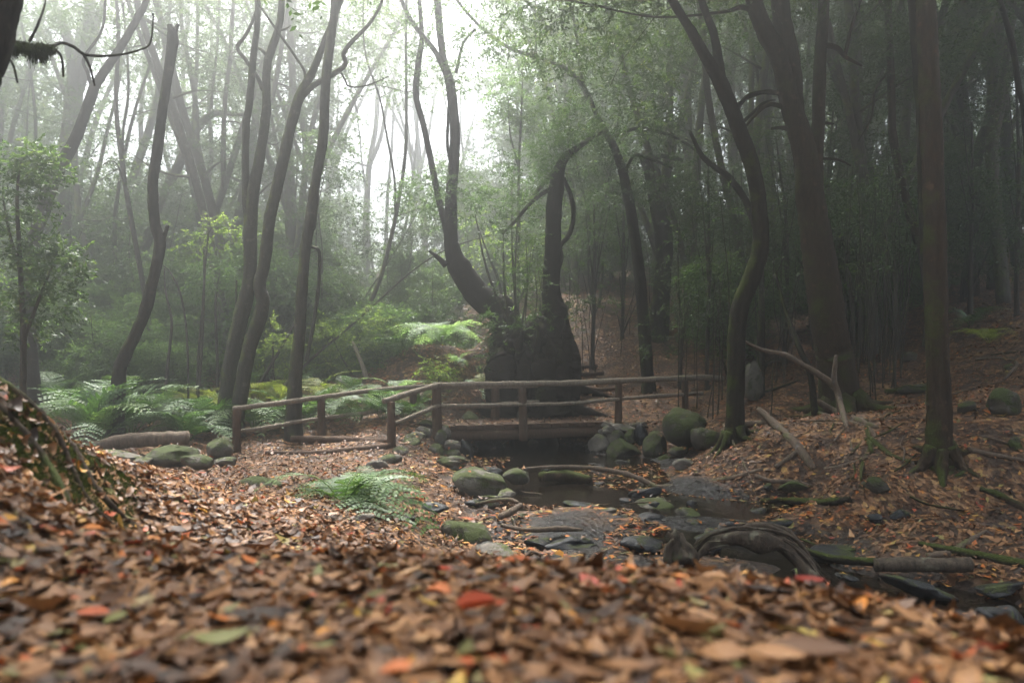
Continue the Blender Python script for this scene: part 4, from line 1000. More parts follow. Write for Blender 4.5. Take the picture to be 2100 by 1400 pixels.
T('twin_trunk_tree', 'massive dark tree parting into three mossy stems behind the arched dead branch', 13,
  [[(1728, 850, 96), (1720, 800, 78), (1712, 740, 72), (1704, 700, 70), (1692, 600, 66), (1683, 540, 64), (1671, 468, 62), (1662, 400, 58), (1655, 340, 50), (1642, 280, 46), (1621, 214, 42), (1600, 125, 40), (1571, 71, 36), (1550, 18, 32), (1535, -30, 28)],
   [(1650, 330, 40), (1636, 250, 30), (1621, 125, 36), (1604, 36, 36), (1600, 0, 35), (1598, -40, 32)], [(1668, 420, 40), (1674, 330, 26), (1679, 214, 25), (1682, 125, 24), (1686, 71, 23), (1690, 0, 22), (1692, -30, 20)],
   [(1600, 192, 10), (1570, 188, 8), (1535, 200, 7), (1510, 214, 4)], [(1610, 220, 10), (1575, 215, 9), (1545, 240, 7), (1526, 264, 4)], [(1620, 265, 10), (1600, 262, 8), (1582, 264, 6)], [(1560, 30, 14), (1520, 15, 10), (1480, 25, 6)],
   [(1682, 92, 12), (1715, 98, 11), (1735, 118, 8), (1768, 135, 4)], [(1733, 112, 8), (1745, 60, 7), (1765, 0, 6)], [(1688, 252, 7), (1710, 254, 4)], [(1688, 325, 6), (1720, 328, 5), (1745, 340, 3)]], seed=15, bark=BARK_R, dens=190, roots=6, rough=.07, ncl=8, cr=1.7)
T('straight_tree', 'straight brown trunk with a moss collar rising from the leafy bank', 9,
  [[(1928, 955, 60), (1928, 930, 50), (1926, 870, 46), (1925, 807, 44), (1921, 700, 43), (1918, 557, 42), (1918, 464, 41), (1914, 357, 40), (1908, 250, 42), (1906, 200, 40), (1903, 107, 38), (1898, 0, 37), (1895, -60, 36)]], seed=16, bark=BARK_R, dens=190, roots=6, ncl=7, rough=.06, ext=3.6)
T('dark_tree', 'dark knotty trunk half hidden directly behind the straight brown one', 11.5,
  [[(1915, 800, 26), (1908, 600, 25), (1897, 450, 24), (1892, 250, 24), (1885, 150, 24), (1874, 0, 22), (1868, -40, 20)]], seed=17, bark=BARK_D, dens=190, ncl=5)
T('slender_tree', 'thin crooked grey trunk between the triple stemmed and the straight brown tree', 16,
  [[(1905, 640, 19), (1895, 530, 18), (1879, 482, 18), (1854, 393, 17), (1832, 286, 16), (1829, 214, 15), (1825, 107, 14), (1821, 0, 14)], [(1822, 30, 8), (1808, 10, 6), (1800, -15, 5)], [(1821, 148, 6), (1795, 185, 5), (1787, 240, 4), (1760, 290, 2)]],
  [(1830, 90, 60, 35, 80), (1780, 110, 45, 30, 60), (1860, 80, 45, 40, 50), (1800, 60, 50, 30, 50)], seed=18, bark=BARK_R, dens=190, ncl=5)
T('laurel_tree', 'grey leaning trunk near the picture edge on the dim upper slope', 20,
  [[(1990, 520, 26), (1995, 430, 24), (2000, 339, 22), (2014, 286, 21), (2039, 214, 20), (2043, 107, 20), (2039, 18, 19), (2036, -20, 18)]], seed=19, bark=BARK_R, dens=190, ncl=5)
T('slender_tree', 'thin black stem crossing the upper picture corner beyond the straight brown tree', 12,
  [[(2112, 700, 15), (2110, 400, 13), (2100, 232, 12), (2089, 179, 11), (2075, 89, 11), (2050, 0, 10), (2040, -30, 9)]], seed=20, bark=BARK_D, dens=190, ncl=5)
T('dark_tree', 'leaning dark branchless stem crossing behind the bowed tree', 15,
  [[(1560, 540, 12), (1537, 430, 14), (1500, 370, 14), (1470, 345, 13), (1440, 320, 10), (1415, 270, 7)]], seed=21, bark=BARK_D, ext=0)
for k, (px, d, w_, lb) in enumerate([(1568, 27, 34, 'pale broad trunk seen between the bowed and the triple stemmed tree'), (1735, 29, 34, 'pale forked trunk seen past the triple stemmed tree'), (1620, 32, 20, 'faint pale trunk far behind the triple stemmed tree'), (1965, 26, 30, 'grey hazy trunk just beyond the straight brown tree'), (1408, 27, 22, 'pale trunk rising out of the leafy thicket by the stair'), (1500, 30, 20, 'faint pale trunk above the bowed tree')]):
    T('laurel_tree', lb, d, [[(px + 14, 640, w_ * 1.1), (px + 8, 450, w_), (px, 250, w_ * .95), (px - 4, 100, w_ * .85), (px + 6, 0, w_ * .8), (px + 10, -30, w_ * .7)], [(px, 160, w_ * .5), (px + 22, 70, w_ * .45), (px + 34, 0, w_ * .4)]], seed=40 + k, bark=BARK_P, ncl=5)

# ------------------------------------------------------------------ bushes and young trees traced from the photo
def bush(name, label, D, blobs, stems, leaf=LEAFG, ls=.085, seed=0, bark=None, group=None, cat='bush'):
    return tree(name, label, D, stems, blobs, bark or STEM, leaf, 0, 0, 0, group, cat, .06, seed, ls, trunk='stem', cname='foliage')


bush('laurel_bush', 'dense dark bush rising at the picture edge behind the leaf bank', 9.5,
     [(35, 320, 60, 40, 90), (70, 360, 50, 45, 80), (15, 400, 60, 50, 90), (40, 470, 55, 40, 70), (90, 520, 55, 40, 70), (25, 570, 65, 45, 90), (110, 570, 50, 45, 60), (95, 630, 50, 40, 50), (40, 650, 50, 40, 50), (140, 540, 40, 35, 35)],
     [[(45, 880, 14), (48, 700, 12), (40, 520, 9), (35, 400, 6), (45, 320, 3)], [(48, 700, 8), (85, 600, 6), (110, 540, 3)], [(42, 560, 7), (20, 480, 5), (5, 400, 3)]], seed=60)
bush('young_laurel', 'pale young laurel spreading flat leaf tiers before the paired trunks', 16.5,
     [(410, 465, 55, 18, 36), (470, 460, 45, 16, 26), (440, 500, 45, 16, 20), (495, 480, 30, 20, 16), (390, 500, 30, 15, 10)],
     [[(404, 830, 6), (408, 720, 6), (418, 600, 5), (419, 520, 5), (422, 490, 4), (435, 465, 3)], [(422, 490, 3), (460, 470, 2), (490, 470, 1)]], LEAFY, seed=61)
bush('young_laurel', 'leafy green young laurel at chest height between the bowed trunk and the pair', 18,
     [(430, 545, 50, 25, 50), (480, 570, 45, 30, 50), (440, 590, 60, 25, 50), (500, 610, 35, 25, 26), (400, 570, 35, 20, 20)],
     [[(448, 840, 6), (445, 720, 6), (442, 620, 5), (450, 560, 3)]], LEAFB, seed=62)
bush('laurel_bush', 'bluish green bush glimpsed behind the foot of the bowed trunk', 19, [(340, 740, 55, 40, 60), (300, 720, 40, 35, 35), (370, 770, 45, 30, 40), (310, 770, 40, 30, 30)], [[(335, 815, 6), (338, 760, 5), (340, 730, 3)]], LEAFG, seed=63)
bush('laurel_bush', 'airy light green bush between the dark trunk of the pair and the lone grey trunk', 17.5, [(555, 690, 32, 40, 40), (575, 730, 32, 40, 40), (545, 740, 30, 36, 26), (590, 700, 22, 30, 20)], [[(562, 840, 5), (560, 760, 5), (560, 700, 3)]], LEAFY, seed=64)
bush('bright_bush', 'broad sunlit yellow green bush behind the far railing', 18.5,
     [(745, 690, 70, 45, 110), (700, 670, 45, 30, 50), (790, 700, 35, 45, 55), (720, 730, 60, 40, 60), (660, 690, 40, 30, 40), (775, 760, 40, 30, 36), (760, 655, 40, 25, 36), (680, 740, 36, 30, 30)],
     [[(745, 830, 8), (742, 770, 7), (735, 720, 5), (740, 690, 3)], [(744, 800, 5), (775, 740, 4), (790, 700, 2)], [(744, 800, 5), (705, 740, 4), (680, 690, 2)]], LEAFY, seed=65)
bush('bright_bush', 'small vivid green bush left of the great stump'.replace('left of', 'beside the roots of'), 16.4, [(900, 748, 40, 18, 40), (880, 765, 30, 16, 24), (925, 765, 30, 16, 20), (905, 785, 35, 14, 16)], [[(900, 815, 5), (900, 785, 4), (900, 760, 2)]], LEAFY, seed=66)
bush('young_laurel', 'slender sapling with a lone rounded crown against the white gap', 21,
     [(1060, 160, 50, 35, 130), (1085, 195, 45, 32, 110), (1030, 205, 36, 35, 100), (1095, 245, 40, 26, 80), (1035, 255, 36, 25, 70), (1065, 225, 45, 30, 100), (1020, 285, 22, 14, 10), (1075, 300, 20, 20, 10)],
     [[(1058, 720, 8), (1062, 600, 7), (1064, 480, 6), (1064, 345, 6), (1068, 260, 5), (1072, 150, 3)], [(1064, 345, 5), (1052, 300, 4), (1045, 265, 3), (1042, 200, 2)]], LEAFB, seed=67)
bush('young_laurel', 'twiggy young laurel with feathery leaves behind the stump', 21, [(1010, 520, 50, 45, 40), (985, 470, 45, 45, 34), (1090, 540, 45, 50, 50), (1100, 470, 45, 45, 50), (1015, 590, 40, 40, 34), (1095, 610, 36, 40, 30)], [[(1035, 720, 7), (1028, 600, 6), (1000, 520, 4), (975, 450, 2)], [(1034, 680, 6), (1080, 580, 5), (1100, 480, 2)]], LEAFY, seed=68)
for k, (px, py, d, lb, bs) in enumerate([
    (1215, 720, 21.5, 'leafy thicket tree nearest the upright dark trunk', [(1200, 430, 50, 50), (1230, 500, 55, 50), (1195, 560, 50, 50), (1250, 420, 50, 45), (1215, 620, 50, 45)]),
    (1275, 715, 22.5, 'leafy thicket tree just behind the leaning slender tree', [(1270, 560, 55, 50), (1290, 480, 50, 50), (1265, 640, 50, 45), (1310, 610, 45, 45), (1250, 340, 55, 50)]),
    (1395, 735, 18.5, 'dark leafed thicket tree with yellowing leaves by the stair', [(1385, 640, 50, 50), (1410, 700, 55, 40), (1370, 580, 50, 45), (1420, 590, 45, 50), (1345, 690, 36, 40)]),
    (1450, 740, 17.5, 'dark thicket tree filling the gap before the bowed trunk', [(1450, 560, 50, 55), (1465, 460, 45, 50), (1440, 400, 45, 45), (1475, 640, 40, 50), (1430, 320, 45, 45)]),
    (1610, 690, 18, 'sparse dark sapling between the bowed and the triple stemmed tree', [(1600, 440, 45, 45), (1580, 520, 45, 45), (1615, 600, 40, 45), (1590, 350, 40, 40), (1570, 280, 36, 36)]),
    (1760, 700, 17, 'dark leafy sapling right against the sapling thicket', [(1755, 540, 50, 45), (1780, 460, 50, 50), (1745, 420, 45, 40), (1790, 590, 45, 40), (1770, 640, 40, 36)]),
    (1830, 650, 19, 'tall leafy young tree filling the space before the straight brown trunk', [(1820, 420, 55, 50), (1840, 500, 55, 45), (1790, 340, 55, 45), (1850, 340, 45, 40), (1845, 570, 50, 40), (1760, 300, 45, 40)]),
    (1990, 560, 17.5, 'dark young tree on the upper slope past the straight brown trunk', [(1985, 420, 45, 45), (2010, 480, 45, 40), (1965, 340, 40, 45), (2030, 400, 40, 40), (1975, 250, 40, 45)]),
    (2085, 560, 15.5, 'blackish young tree hugging the picture edge on the upper slope', [(2080, 430, 50, 50), (2060, 350, 50, 45), (2095, 280, 50, 45), (2070, 200, 45, 45), (2095, 520, 45, 40), (2085, 110, 45, 40)]),
    (1520, 700, 20, 'dim young tree behind the waist of the bowed trunk', [(1500, 520, 45, 50), (1490, 420, 40, 45), (1520, 350, 40, 40), (1500, 600, 40, 45)]),
    (1690, 640, 20, 'dim leafy tree behind the triple stemmed trunk', [(1720, 400, 45, 50), (1730, 300, 45, 45), (1720, 220, 40, 40), (1735, 480, 45, 45), (1640, 440, 40, 40)])]):
    q0 = bs[0]; top = min(b[1] for b in bs)
    bush('young_laurel', lb, d, [(b[0], b[1], b[2], b[3], 62 if b[1] < 540 else 20, d + random.uniform(-.7, .7)) for b in bs], [[(px, py + 10, 9), (px + 4, (py + top) / 2, 7), (sum(b[0] for b in bs) / len(bs), top, 3)]] + [[(px + 3, (py + b[1]) / 2 + 20, 4), (b[0], b[1], 1.5)] for b in bs], LEAFG if px > 1350 else LEAFB, seed=80 + k)

# ------------------------------------------------------------------ ferns
def frond_mesh(name, seed, m, arch=1.0, ratio=.30):
    rg = np.random.default_rng(seed); mb = MB()
    s = np.linspace(0, 1, 30)
    x = s * .93; z = .60 * s * arch - .92 * arch * s ** 2.4; yy = .06 * rg.normal() * s ** 2
    ax = np.c_[x, yy, z]
    tube(mb, ax[::3], [.009, .008, .007, .006, .005, .004, .003, .003, .002, .0015], 5, 3, 0, 0, None, 1, .75)
    tg = norm(np.gradient(ax, axis=0))
    V, tt = [], []
    ks = np.linspace(.16, .985, 19)
    for k in ks:
        p = A(*[np.interp(k, s, ax[:, i]) for i in range(3)]); t = A(*[np.interp(k, s, tg[:, i]) for i in range(3)])
        q = (k - .16) / .84
        ln = ratio * (.62 + .5 * q) * (1 - q ** 2.4) ** .9 + .012
        for sd in (-1, 1):
            d = norm(A(0, sd, 0) + t * .42 + A(0, 0, .10 + .1 * rg.normal()))
            nl = max(4, int(9 * ln / ratio))
            u = (np.arange(nl) + .6) / nl
            c = p + d * (ln * u)[:, None] + A(0, 0, -1) * (ln * .2 * u ** 2)[:, None] + t * (ln * .12 * u ** 2)[:, None]
            e = norm(t - d * (t @ d)); nn = np.cross(d, e)
            for s2 in (-1, 1):
                ld = norm(e * s2 + d * .55 + nn * rg.normal(0, .12, (nl, 1)))
                ll = (min(.026, ln * .3) * (1 - .6 * u ** 1.6) + .002)[:, None]; wd = d * (ln / nl * .5)
                V.append(np.stack([c - wd * .9, c + ld * ll * .6 - wd * .75 , c + ld * ll + wd * .3, c + wd * .9], 1).reshape(-1, 3))
                tt.append(np.full(nl * 4, np.clip(.5 + .15 * rg.normal() + .2 * q, 0, 1)))
    V = np.concatenate(V)
    mb.add(V, np.arange(len(V)).reshape(-1, 4), None, np.concatenate(tt))
    return mb.mesh(name, m)


FR = {k: [frond_mesh('frond', s, m, a, r) for s, a, r in ((1, 1.0, .27), (2, 1.35, .30), (3, .75, .28))] for k, m in (('g', FERN), ('p', FERNP), ('y', FERNY))}
fn = [0]


def fern(px, py, size, label, kind='g', d=None, nf=8, group='ferns', cat='fern', lift=0, tilt=(.2, .7)):
    fn[0] += 1; rg = np.random.default_rng(500 + fn[0])
    if d is None: p, d = on_ground(px, py, 4.5)
    else: p = P(px, py, d); p[2] = min(p[2], g1(p[0], p[1]) + .9) if lift else g1(p[0], p[1])
    root = empty('fern', p + A(0, 0, -.02), label, cat, group)
    a0 = rg.uniform(0, 6.28)
    for k in range(nf):
        o = bpy.data.objects.new('frond', FR[kind][int(rg.integers(0, 3))]); COL.objects.link(o); o.parent = root
        a = a0 + k / nf * 6.283 + rg.normal(0, .25)
        s = size * rg.uniform(.7, 1.12)
        o.scale = (s, s, s)
        o.rotation_euler = (rg.normal(0, .12), -rg.uniform(*tilt) if k % 3 else -rg.uniform(tilt[1] * .8, tilt[1] * 1.5), a)
        o.location = (.03 * math.cos(a), .03 * math.sin(a), 0)
    return root


for i, (px, py, s, k, lb) in enumerate([
    (205, 905, 1.35, 'g', 'large dark drooping fern directly behind the fallen log'), (150, 880, 1.2, 'g', 'wide fern between the leaf bank and the large dark fern'), (270, 890, 1.25, 'g', 'bluish fern to the side of the large dark fern, near the log middle'),
    (120, 850, 1.1, 'g', 'fern at the foot of the thick pale grey trunk'), (230, 860, 1.2, 'g', 'fern at the foot of the dark bowed trunk'), (310, 870, 1.0, 'g', 'loose fern behind the end of the fallen log'), (180, 845, 1.1, 'g', 'fern between the thick pale trunk and the bowed trunk'),
    (385, 905, 1.1, 'g', 'silvery fern hanging over the dark wedge boulder'), (425, 885, 1.1, 'g', 'silvery fern behind the tall rounded boulder'), (350, 880, .9, 'g', 'low fern just past the log end'), (460, 880, .95, 'g', 'fern pressing against the first railing post'),
    (340, 835, .9, 'g', 'hazy fern on the flat ground beyond the log'), (400, 835, .9, 'y', 'yellow green fern at the foot of the thin saplings'), (440, 845, .9, 'y', 'yellow green fern next to the paired grey trunk'), (300, 820, .9, 'g', 'hazy fern deep behind the bowed trunk'),
    (520, 880, 1.1, 'g', 'fern sprawling over the lower handrail by the first post'), (560, 875, 1.15, 'g', 'large soft fern behind the sloping handrail'), (600, 870, 1.1, 'g', 'fern in front of the lone grey trunk'), (640, 865, 1.1, 'g', 'fern at the middle post of the far railing'),
    (690, 865, 1.0, 'g', 'fern under the far handrail past its middle post'), (735, 865, 1.0, 'g', 'dense fern behind the upper log step'), (785, 860, 1.0, 'g', 'fern behind the near end post'), (830, 860, .9, 'g', 'fern at the third post of the far railing'),
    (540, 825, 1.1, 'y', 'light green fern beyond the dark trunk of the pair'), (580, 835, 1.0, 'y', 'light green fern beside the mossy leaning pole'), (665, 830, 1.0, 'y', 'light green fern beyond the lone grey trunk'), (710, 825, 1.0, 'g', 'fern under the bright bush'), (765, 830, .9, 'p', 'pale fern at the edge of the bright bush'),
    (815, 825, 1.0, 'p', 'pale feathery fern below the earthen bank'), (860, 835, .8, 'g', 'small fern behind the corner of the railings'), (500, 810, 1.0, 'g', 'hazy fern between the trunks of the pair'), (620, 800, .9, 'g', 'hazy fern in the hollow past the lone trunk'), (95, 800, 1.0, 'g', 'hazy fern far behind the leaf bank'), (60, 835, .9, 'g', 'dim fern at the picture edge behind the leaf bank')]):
    fern(px, py, s * (1.4 if i < 9 else 1.15), lb, k, None, 9 if i < 9 else 8, tilt=(.25, .75))
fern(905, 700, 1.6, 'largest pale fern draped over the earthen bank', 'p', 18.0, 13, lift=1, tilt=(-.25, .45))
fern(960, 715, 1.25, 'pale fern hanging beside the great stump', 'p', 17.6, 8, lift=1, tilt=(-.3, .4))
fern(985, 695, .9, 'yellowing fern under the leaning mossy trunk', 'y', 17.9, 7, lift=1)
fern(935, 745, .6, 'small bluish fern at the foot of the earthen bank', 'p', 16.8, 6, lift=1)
fern(1990, 668, 1.1, 'dark green fern on the slope past the straight brown trunk', 'g', None, 7)
fern(2030, 705, .8, 'yellowish low fern beneath the dark one on the slope', 'y', None, 6)
fern(1960, 590, .7, 'small fern high up behind the straight brown trunk', 'g', None, 6)
fern(705, 1040, 1.12, 'bright green fern growing at the path edge before the bridge', 'g', 6.9, 11, tilt=(.0, .45))
fern(755, 1035, 1.0, 'fern drooping toward the stream beside the path edge one', 'g', 7.2, 9, tilt=(.0, .4))
fern(765, 990, .62, 'small upright fern behind the two path edge ferns', 'g', 8.4, 8)
fern(185, 968, .12, 'tiny green sprig at the foot of the mossy bank', 'g', 7.2, 6)


# ------------------------------------------------------------------ the forest behind
def gen_tree(seed, h, r0, lean, fork, dens, spread=1.0, thin=False):
    rg = np.random.default_rng(seed)
    tm, cm = MB(), MB()
    def stem(p0, d, ln, r, n=7):
        p = [p0]; 
        for k in range(n):
            d = norm(d + rg.normal(0, .10, 3) * A(1, 1, .4) + A(0, 0, .07)); p.append(p[-1] + d * ln / n)
        rr = np.linspace(r, r * .4, n + 1); tube(tm, p, list(rr), 9 if r > .07 else 6, 4, .07, seed + len(tm.v)); return p, rr
    a = rg.uniform(0, 6.28)
    d0 = norm(A(math.cos(a) * lean, math.sin(a) * lean, 1))
    stems = [stem(A(0, 0, -.3), d0, h, r0)]
    for f in range(fork):
        k = int(rg.integers(1, 4)); p, rr = stems[0]
        stems.append(stem(p[k], norm(d0 + rg.normal(0, .22, 3) * A(1, 1, .1)), h * (1 - k / 8), rr[k] * .75))
    cl = []
    for p, rr in stems:
        for k in range(3, len(p)):
            for _ in range(1 if k < 5 else 2):
                if rg.uniform() < (.55 if k < 5 else .95):
                    e = p[k] + norm(rg.normal(0, 1, 3) * A(1, 1, .3) + A(0, 0, .35)) * rg.uniform(.8, 2.3) * spread
                    mid = (p[k] + e) / 2 + rg.normal(0, .15, 3)
                    tube(tm, [p[k], mid, e], [rr[k] * .45, rr[k] * .28, .01], 5, 4, .05, k)
                    cl.append((e, k))
    for e, k in cl:
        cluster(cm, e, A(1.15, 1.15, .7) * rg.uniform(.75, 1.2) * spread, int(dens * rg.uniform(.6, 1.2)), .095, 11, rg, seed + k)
    return tm, cm


def gen_young(seed, h, n, dens, r=.7):
    rg = np.random.default_rng(seed); tm, cm = MB(), MB()
    for s in range(int(rg.integers(1, 4))):
        a = rg.uniform(0, 6.28); p = [A(0, 0, -.2)]; d = norm(A(math.cos(a) * .25, math.sin(a) * .25, 1))
        for k in range(6): d = norm(d + rg.normal(0, .12, 3)); p.append(p[-1] + d * h / 6)
        tube(tm, p, list(np.linspace(.035, .008, 7)), 6, 4, .05, seed)
        for k in range(n):
            q = p[int(rg.integers(2, 7))]; e = q + norm(rg.normal(0, 1, 3) * A(1, 1, .3)) * rg.uniform(.2, 1.0)
            tube(tm, [q, (q + e) / 2, e], [.012, .009, .004], 4, 2, 0)
            cluster(cm, e, A(r, r, r * .55) * rg.uniform(.7, 1.2), int(dens * rg.uniform(.6, 1.2)), .09, 11, rg, seed + k)
    return tm, cm


def proto(name, gen, bark, leaf, parts):
    tm, cm = gen
    r = bpy.data.objects.new(name, None)
    o = bpy.data.objects.new(parts[0], tm.mesh(parts[0], bark)); o2 = bpy.data.objects.new(parts[1], cm.mesh(parts[1], leaf))
    return o, o2


def place(name, pr, loc, rz, sc, label, cat, group, parts=('trunk', 'crown'), mats=None):
    root = empty(name, loc, label, cat, group); root.rotation_euler = (0, 0, rz); root.scale = (sc, sc, sc)
    for o in pr:
        c = o.copy(); COL.objects.link(c); c.parent = root
    return root


TV = [('straight', gen_tree(1, 16, .17, .05, 0, 80)), ('forked', gen_tree(2, 16, .19, .1, 1, 66)), ('leaning', gen_tree(3, 15, .15, .13, 0, 80)), ('many stemmed', gen_tree(4, 16.5, .18, .12, 2, 56)),
      ('slim', gen_tree(5, 14, .10, .12, 0, 80)), ('crooked', gen_tree(6, 15.5, .16, .09, 1, 66)), ('thick', gen_tree(7, 17, .26, .06, 1, 80, 1.2)), ('wispy', gen_tree(8, 13.5, .08, .09, 1, 55, .9))]
TV += [('dense leaved', gen_tree(9, 16, .2, .08, 1, 210, 1.2)), ('dense spreading', gen_tree(10, 15, .17, .1, 2, 180, 1.25))]
TP = [(a, proto('laurel_tree', g, BARK_P if i % 2 else BARK_L, LEAFG, ('trunk', 'crown'))) for i, (a, g) in enumerate(TV)]
YV = [('tall', gen_young(11, 5.2, 8, 90)), ('bushy', gen_young(12, 3.6, 9, 90)), ('spindly', gen_young(13, 5.8, 5, 75)), ('rounded', gen_young(14, 2.6, 9, 90, .65)), ('open', gen_young(15, 4.4, 6, 80)), ('low', gen_young(16, 1.9, 9, 80, .65))]
YP = [(a, proto('young_laurel', g, STEM, LEAFG, ('stem', 'foliage'))) for a, g in YV]
ZONE = lambda px: ('in the thick fog past the ferns', 'fog slope') if px < 640 else ('in the bright haze behind the great stump', 'bright gap') if px < 1180 else ('on the dim slope beyond the bridge', 'dim slope')
rg = np.random.default_rng(77)
taken = []


def clear(x, y, dist):
    return all((x - a) ** 2 + (y - b) ** 2 > dist ** 2 for a, b in taken)


cnt = 0
while cnt < 125:
    px = rg.uniform(-420, 2520); y = 19.5 + (30 if px < 1180 else 44) * rg.uniform() ** 1.25; x = (px - CX) / F * y
    if not clear(x, y, 1.5): continue
    if 740 < px < 1150 and rg.uniform() < (.88 if y < 36 else .3): continue
    if 1180 < px < 1300 and y < 26: continue
    if px < 1180 and rg.uniform() < .5: continue
    taken.append((x, y)); z = g1(x, y)
    if z > 9.5: continue
    i = int(rg.integers(0, 8)) if px < 1180 or rg.uniform() < .2 else int(rg.integers(8, 10))
    a, pr = TP[i]; zn, gname = ZONE(px)
    place('laurel_tree', pr, (x, y, z), rg.uniform(0, 6.28), rg.uniform(.85, 1.12), f'{a} laurel tree {zn}', 'tree', f'{a} trees of the {gname}'); cnt += 1
cnt = 0
while cnt < 12:
    y = rg.uniform(38, 56); px = rg.uniform(560, 1180); x = (px - CX) / F * y
    if 880 < px < 1080: continue
    if not clear(x, y, 1.6): continue
    taken.append((x, y)); z = g1(x, y); i = int(rg.integers(0, 8)); a, pr = TP[i]
    place('laurel_tree', pr, (x, y, z), rg.uniform(0, 6.28), rg.uniform(1.15, 1.4), f'faint {a} laurel tree within the brightest mist', 'tree', f'{a} trees of the brightest mist'); cnt += 1
# trees added by the right bank and around the camera to shade the place
for x, y in [(12, 13), (11, 7), (14, 10), (9, 17), (13, 18), (6.5, 19.5), (16, 15), (-8.5, 7), (-12, 11), (-11, 16), (10, 1), (15, 3), (-15, 4), (6, -3), (9, -8), (2, -8), (-5, -9), (-10, -5), (13, -5), (-9, 1), (0, -15), (8, 14), (10.5, 21), (5.5, 22), (15, 22)]:
    taken.append((x, y)); z = g1(x, y); px = CX + x / y * F
    if 0 < px < 2100 and y < 16.5: continue
    i = int(rg.integers(8, 10)) if x > -1 else int(rg.integers(0, 8)); a, pr = TP[i]
    place('laurel_tree', pr, (x, y, z), rg.uniform(0, 6.28), 1.0, f'{a} laurel tree added for shade at the side of the stream clearing', 'tree', f'{a} added shade trees at the sides')
cnt = 0
while cnt < 180:
    y = 17.5 + 34 * rg.uniform() ** 1.3; px = rg.uniform(-150, 2250); x = (px - CX) / F * y
    if not clear(x, y, 1.0): continue
    if px > 1160 and px < 1300 and y < 25 or 1300 <= px < 1480 and y < 21: continue
    if 430 < px < 1160 and y < 20.5: continue
    if 800 < px < 1130 and rg.uniform() < .4 or 560 < px <= 800 and y > 24 and rg.uniform() < .6: continue
    if 60 < px < 460 and y < 21: continue
    taken.append((x, y)); z = g1(x, y)
    i = int(rg.integers(0, len(YP))); a, pr = YP[i]; zn, gname = ZONE(px)
    place('young_laurel', pr, (x, y, z), rg.uniform(0, 6.28), rg.uniform(.8, 1.25), f'{a} young laurel {zn}', 'tree', f'{a} young laurels of the {gname}'); cnt += 1
cnt = 0
while cnt < 80:
    y = 25 + 28 * rg.uniform(); px = rg.uniform(-250, 1240) if cnt < 66 else rg.uniform(1240, 2300); x = (px - CX) / F * y
    if not clear(x, y, 1.2): continue
    if 860 < px < 1110 and rg.uniform() < .75 or 560 < px <= 860 and rg.uniform() < .6: continue
    taken.append((x, y)); z = g1(x, y)
    i = int(rg.integers(0, 5)); a, pr = YP[i]; zn, gname = ZONE(px)
    place('understory_laurel', pr, (x, y, z - .1), rg.uniform(0, 6.28), rg.uniform(1.5, 2.5), f'{a} grown understory laurel {zn}', 'tree', f'{a} understory laurels of the {gname}'); cnt += 1
SV2 = [(a_, proto('laurel_shrub', g_, STEM, LEAFB, ('stem', 'foliage'))) for a_, g_ in (('rounded', gen_young(31, 1.7, 9, 85, .55)), ('spreading', gen_young(32, 2.3, 8, 80, .6)), ('upright', gen_young(33, 3.0, 8, 75, .55)))]
cnt = 0
while cnt < 34:
    y = rg.uniform(18.5, 26); px = rg.uniform(40, 880) if cnt < 26 else rg.uniform(1420, 1900); x = (px - CX) / F * y
    if not clear(x, y, .8) or (cnt < 26 and 420 < px < 640 and y < 19.5): continue
    taken.append((x, y)); z = g1(x, y); i = int(rg.integers(0, 3)); a, pr = SV2[i]
    w_ = ('pale misty hollow behind the ferns', 'hollow') if cnt < 26 else ('dim bank past the bowed tree', 'dim bank')
    place('laurel_shrub', pr, (x, y, z), rg.uniform(0, 6.28), rg.uniform(.85, 1.3), f'{a} leafy shrub in the {w_[0]}', 'shrub', f'{a} shrubs of the {w_[1]}'); cnt += 1
# pole-thin saplings
SV = []
for k in range(5):
    r2 = np.random.default_rng(900 + k); mb = MB(); p = [A(0, 0, -.15)]; d = A(0, 0, 1.)
    for j in range(7): d = norm(d + r2.normal(0, .05, 3)); p.append(p[-1] + d * .62)
    tube(mb, p, list(np.linspace(.016, .006, 8)), 6, 4, .05, k); SV.append(mb.mesh('stem', STEM))
    # a few leaves at the tip
    cm = MB(); cluster(cm, p[-1] + A(0, 0, -.3), (.3, .3, .5), 14, .08, 9, r2, k); SV[-1] = (SV[-1], cm.mesh('foliage', LEAFG))
for k in range(95):
    if k < 62: px, d = rg.uniform(1735, 1850), rg.uniform(13.5, 18)
    elif k < 80: px, d = rg.uniform(1380, 1640), rg.uniform(13.5, 19)
    else: px, d = rg.uniform(1040, 1420), rg.uniform(19.5, 24)
    x = (px - CX) / F * d; z = g1(x, d)
    m1, m2 = SV[int(rg.integers(0, 5))]
    lb, gp = ('pole thin bare sapling in the thicket before the straight brown trunk', 'saplings of the thicket') if k < 62 else ('pole thin sapling near the bowed dark tree', 'saplings by the bowed tree') if k < 80 else ('pole thin sapling on the slope past the great stump', 'saplings behind the stump')
    r_ = empty('sapling', (x, d, z), lb, 'sapling', gp); r_.rotation_euler = (rg.normal(0, .05), rg.normal(0, .06), rg.uniform(0, 6.28)); r_.scale = (1, 1, rg.uniform(.55, 1.15))
    for m_, nm in ((m1, 'stem'), (m2, 'foliage')):
        o = bpy.data.objects.new(nm, m_); COL.objects.link(o); o.parent = r_
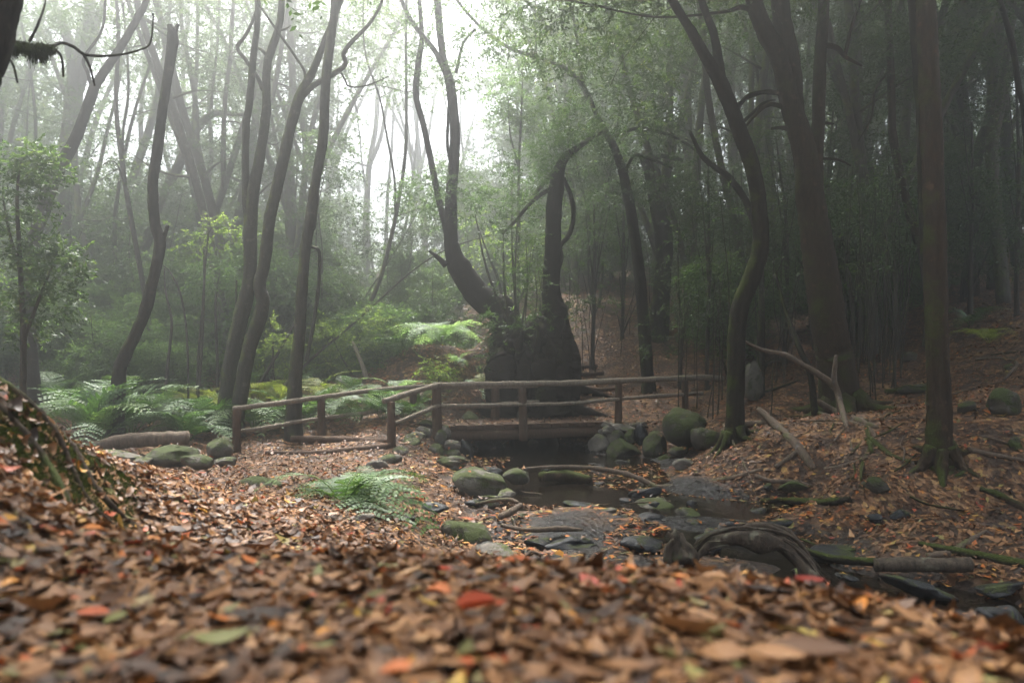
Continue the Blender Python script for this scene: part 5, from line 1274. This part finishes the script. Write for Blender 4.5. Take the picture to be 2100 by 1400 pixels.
# thin single saplings among the ferns
for l, lb in [([(405, 840, 5), (415, 700, 5), (420, 560, 4), (428, 470, 3)], 'thin straight sapling stem among the ferns by the pair'), ([(386, 835, 4.5), (384, 700, 4.5), (372, 610, 4), (350, 560, 3), (335, 545, 2)], 'thin bent sapling with a side twig among the ferns'),
              ([(338, 815, 6), (345, 740, 6), (352, 660, 5), (340, 600, 4), (337, 550, 3)], 'dark crooked sapling past the bowed trunk'), ([(482, 680, 5), (484, 630, 5), (485, 575, 4)], 'short cut pole before the pair')]:
    tree('sapling', lb, 15.8, [l], (), STEM, None, 0, 0, 0, None, 'sapling', .05, int(l[0][0]), trunk='stem')

# ------------------------------------------------------------------ fog, sky, light, lens
m, nt, out = mat('fog')
pv = nt.nodes.new('ShaderNodeVolumePrincipled'); pv.inputs['Color'].default_value = (.93, .96, .94, 1); pv.inputs['Density'].default_value = .018; pv.inputs['Anisotropy'].default_value = .84
pv.inputs['Density Attribute'].default_value = ''
nt.links.new(pv.outputs[0], out.inputs['Volume'])
lo, hi = A(-118, -45, -11), A(118, 178, 32)
mb = MB(); box(mb, (lo + hi) / 2, A(1, 0, 0), (hi - lo)[0] / 2, A(0, 1, 0), (hi - lo)[1] / 2, A(0, 0, 1), (hi - lo)[2] / 2)
hz = mb.build('haze', m, None, None, False); tag(hz, 'thin drifting fog filling the whole wood', None, None, 'stuff')

W = bpy.data.worlds.new('World'); SC.world = W; W.use_nodes = True
nt = W.node_tree; bg = nt.nodes['Background']
sky = nt.nodes.new('ShaderNodeTexSky'); sky.sky_type = 'NISHITA'; sky.sun_disc = False
EL, AZ = 62, -14
sky.sun_elevation = rad(EL); sky.sun_rotation = rad(AZ); sky.dust_density = 4; sky.air_density = 1; sky.ozone_density = 1
hs = nt.nodes.new('ShaderNodeHueSaturation'); hs.inputs['Saturation'].default_value = .5
nt.links.new(sky.outputs[0], hs.inputs['Color']); nt.links.new(hs.outputs[0], bg.inputs[0]); bg.inputs[1].default_value = .12
sd = bpy.data.lights.new('sun', 'SUN'); sd.energy = 4.0; sd.angle = rad(12); sd.color = (1, .975, .94)
so = bpy.data.objects.new('sun', sd); COL.objects.link(so)
so.rotation_euler = Vector((math.sin(rad(AZ)) * math.cos(rad(EL)), math.cos(rad(AZ)) * math.cos(rad(EL)), math.sin(rad(EL)))).to_track_quat('Z', 'Y').to_euler()

cd = bpy.data.cameras.new('camera'); cam = bpy.data.objects.new('camera', cd); COL.objects.link(cam); SC.camera = cam
cam.rotation_euler = (rad(90), 0, 0); cd.sensor_width = 36; cd.lens = 24; cd.shift_y = (HZ - 700) / 2100
cd.clip_end = 500; cd.clip_start = .05
cd.dof.use_dof = True; cd.dof.focus_distance = 11; cd.dof.aperture_fstop = 1.5

SC.view_settings.view_transform = 'Standard'; SC.view_settings.look = 'None'; SC.view_settings.gamma = 1; SC.view_settings.exposure = 2.9
cy = SC.cycles
cy.max_bounces = 5; cy.diffuse_bounces = 3; cy.glossy_bounces = 2; cy.transmission_bounces = 3; cy.volume_bounces = 0; cy.transparent_max_bounces = 4
cy.use_denoising = True; cy.use_adaptive_sampling = True; cy.adaptive_threshold = .012
cy.caustics_reflective = cy.caustics_refractive = False
SC.render.film_transparent = False
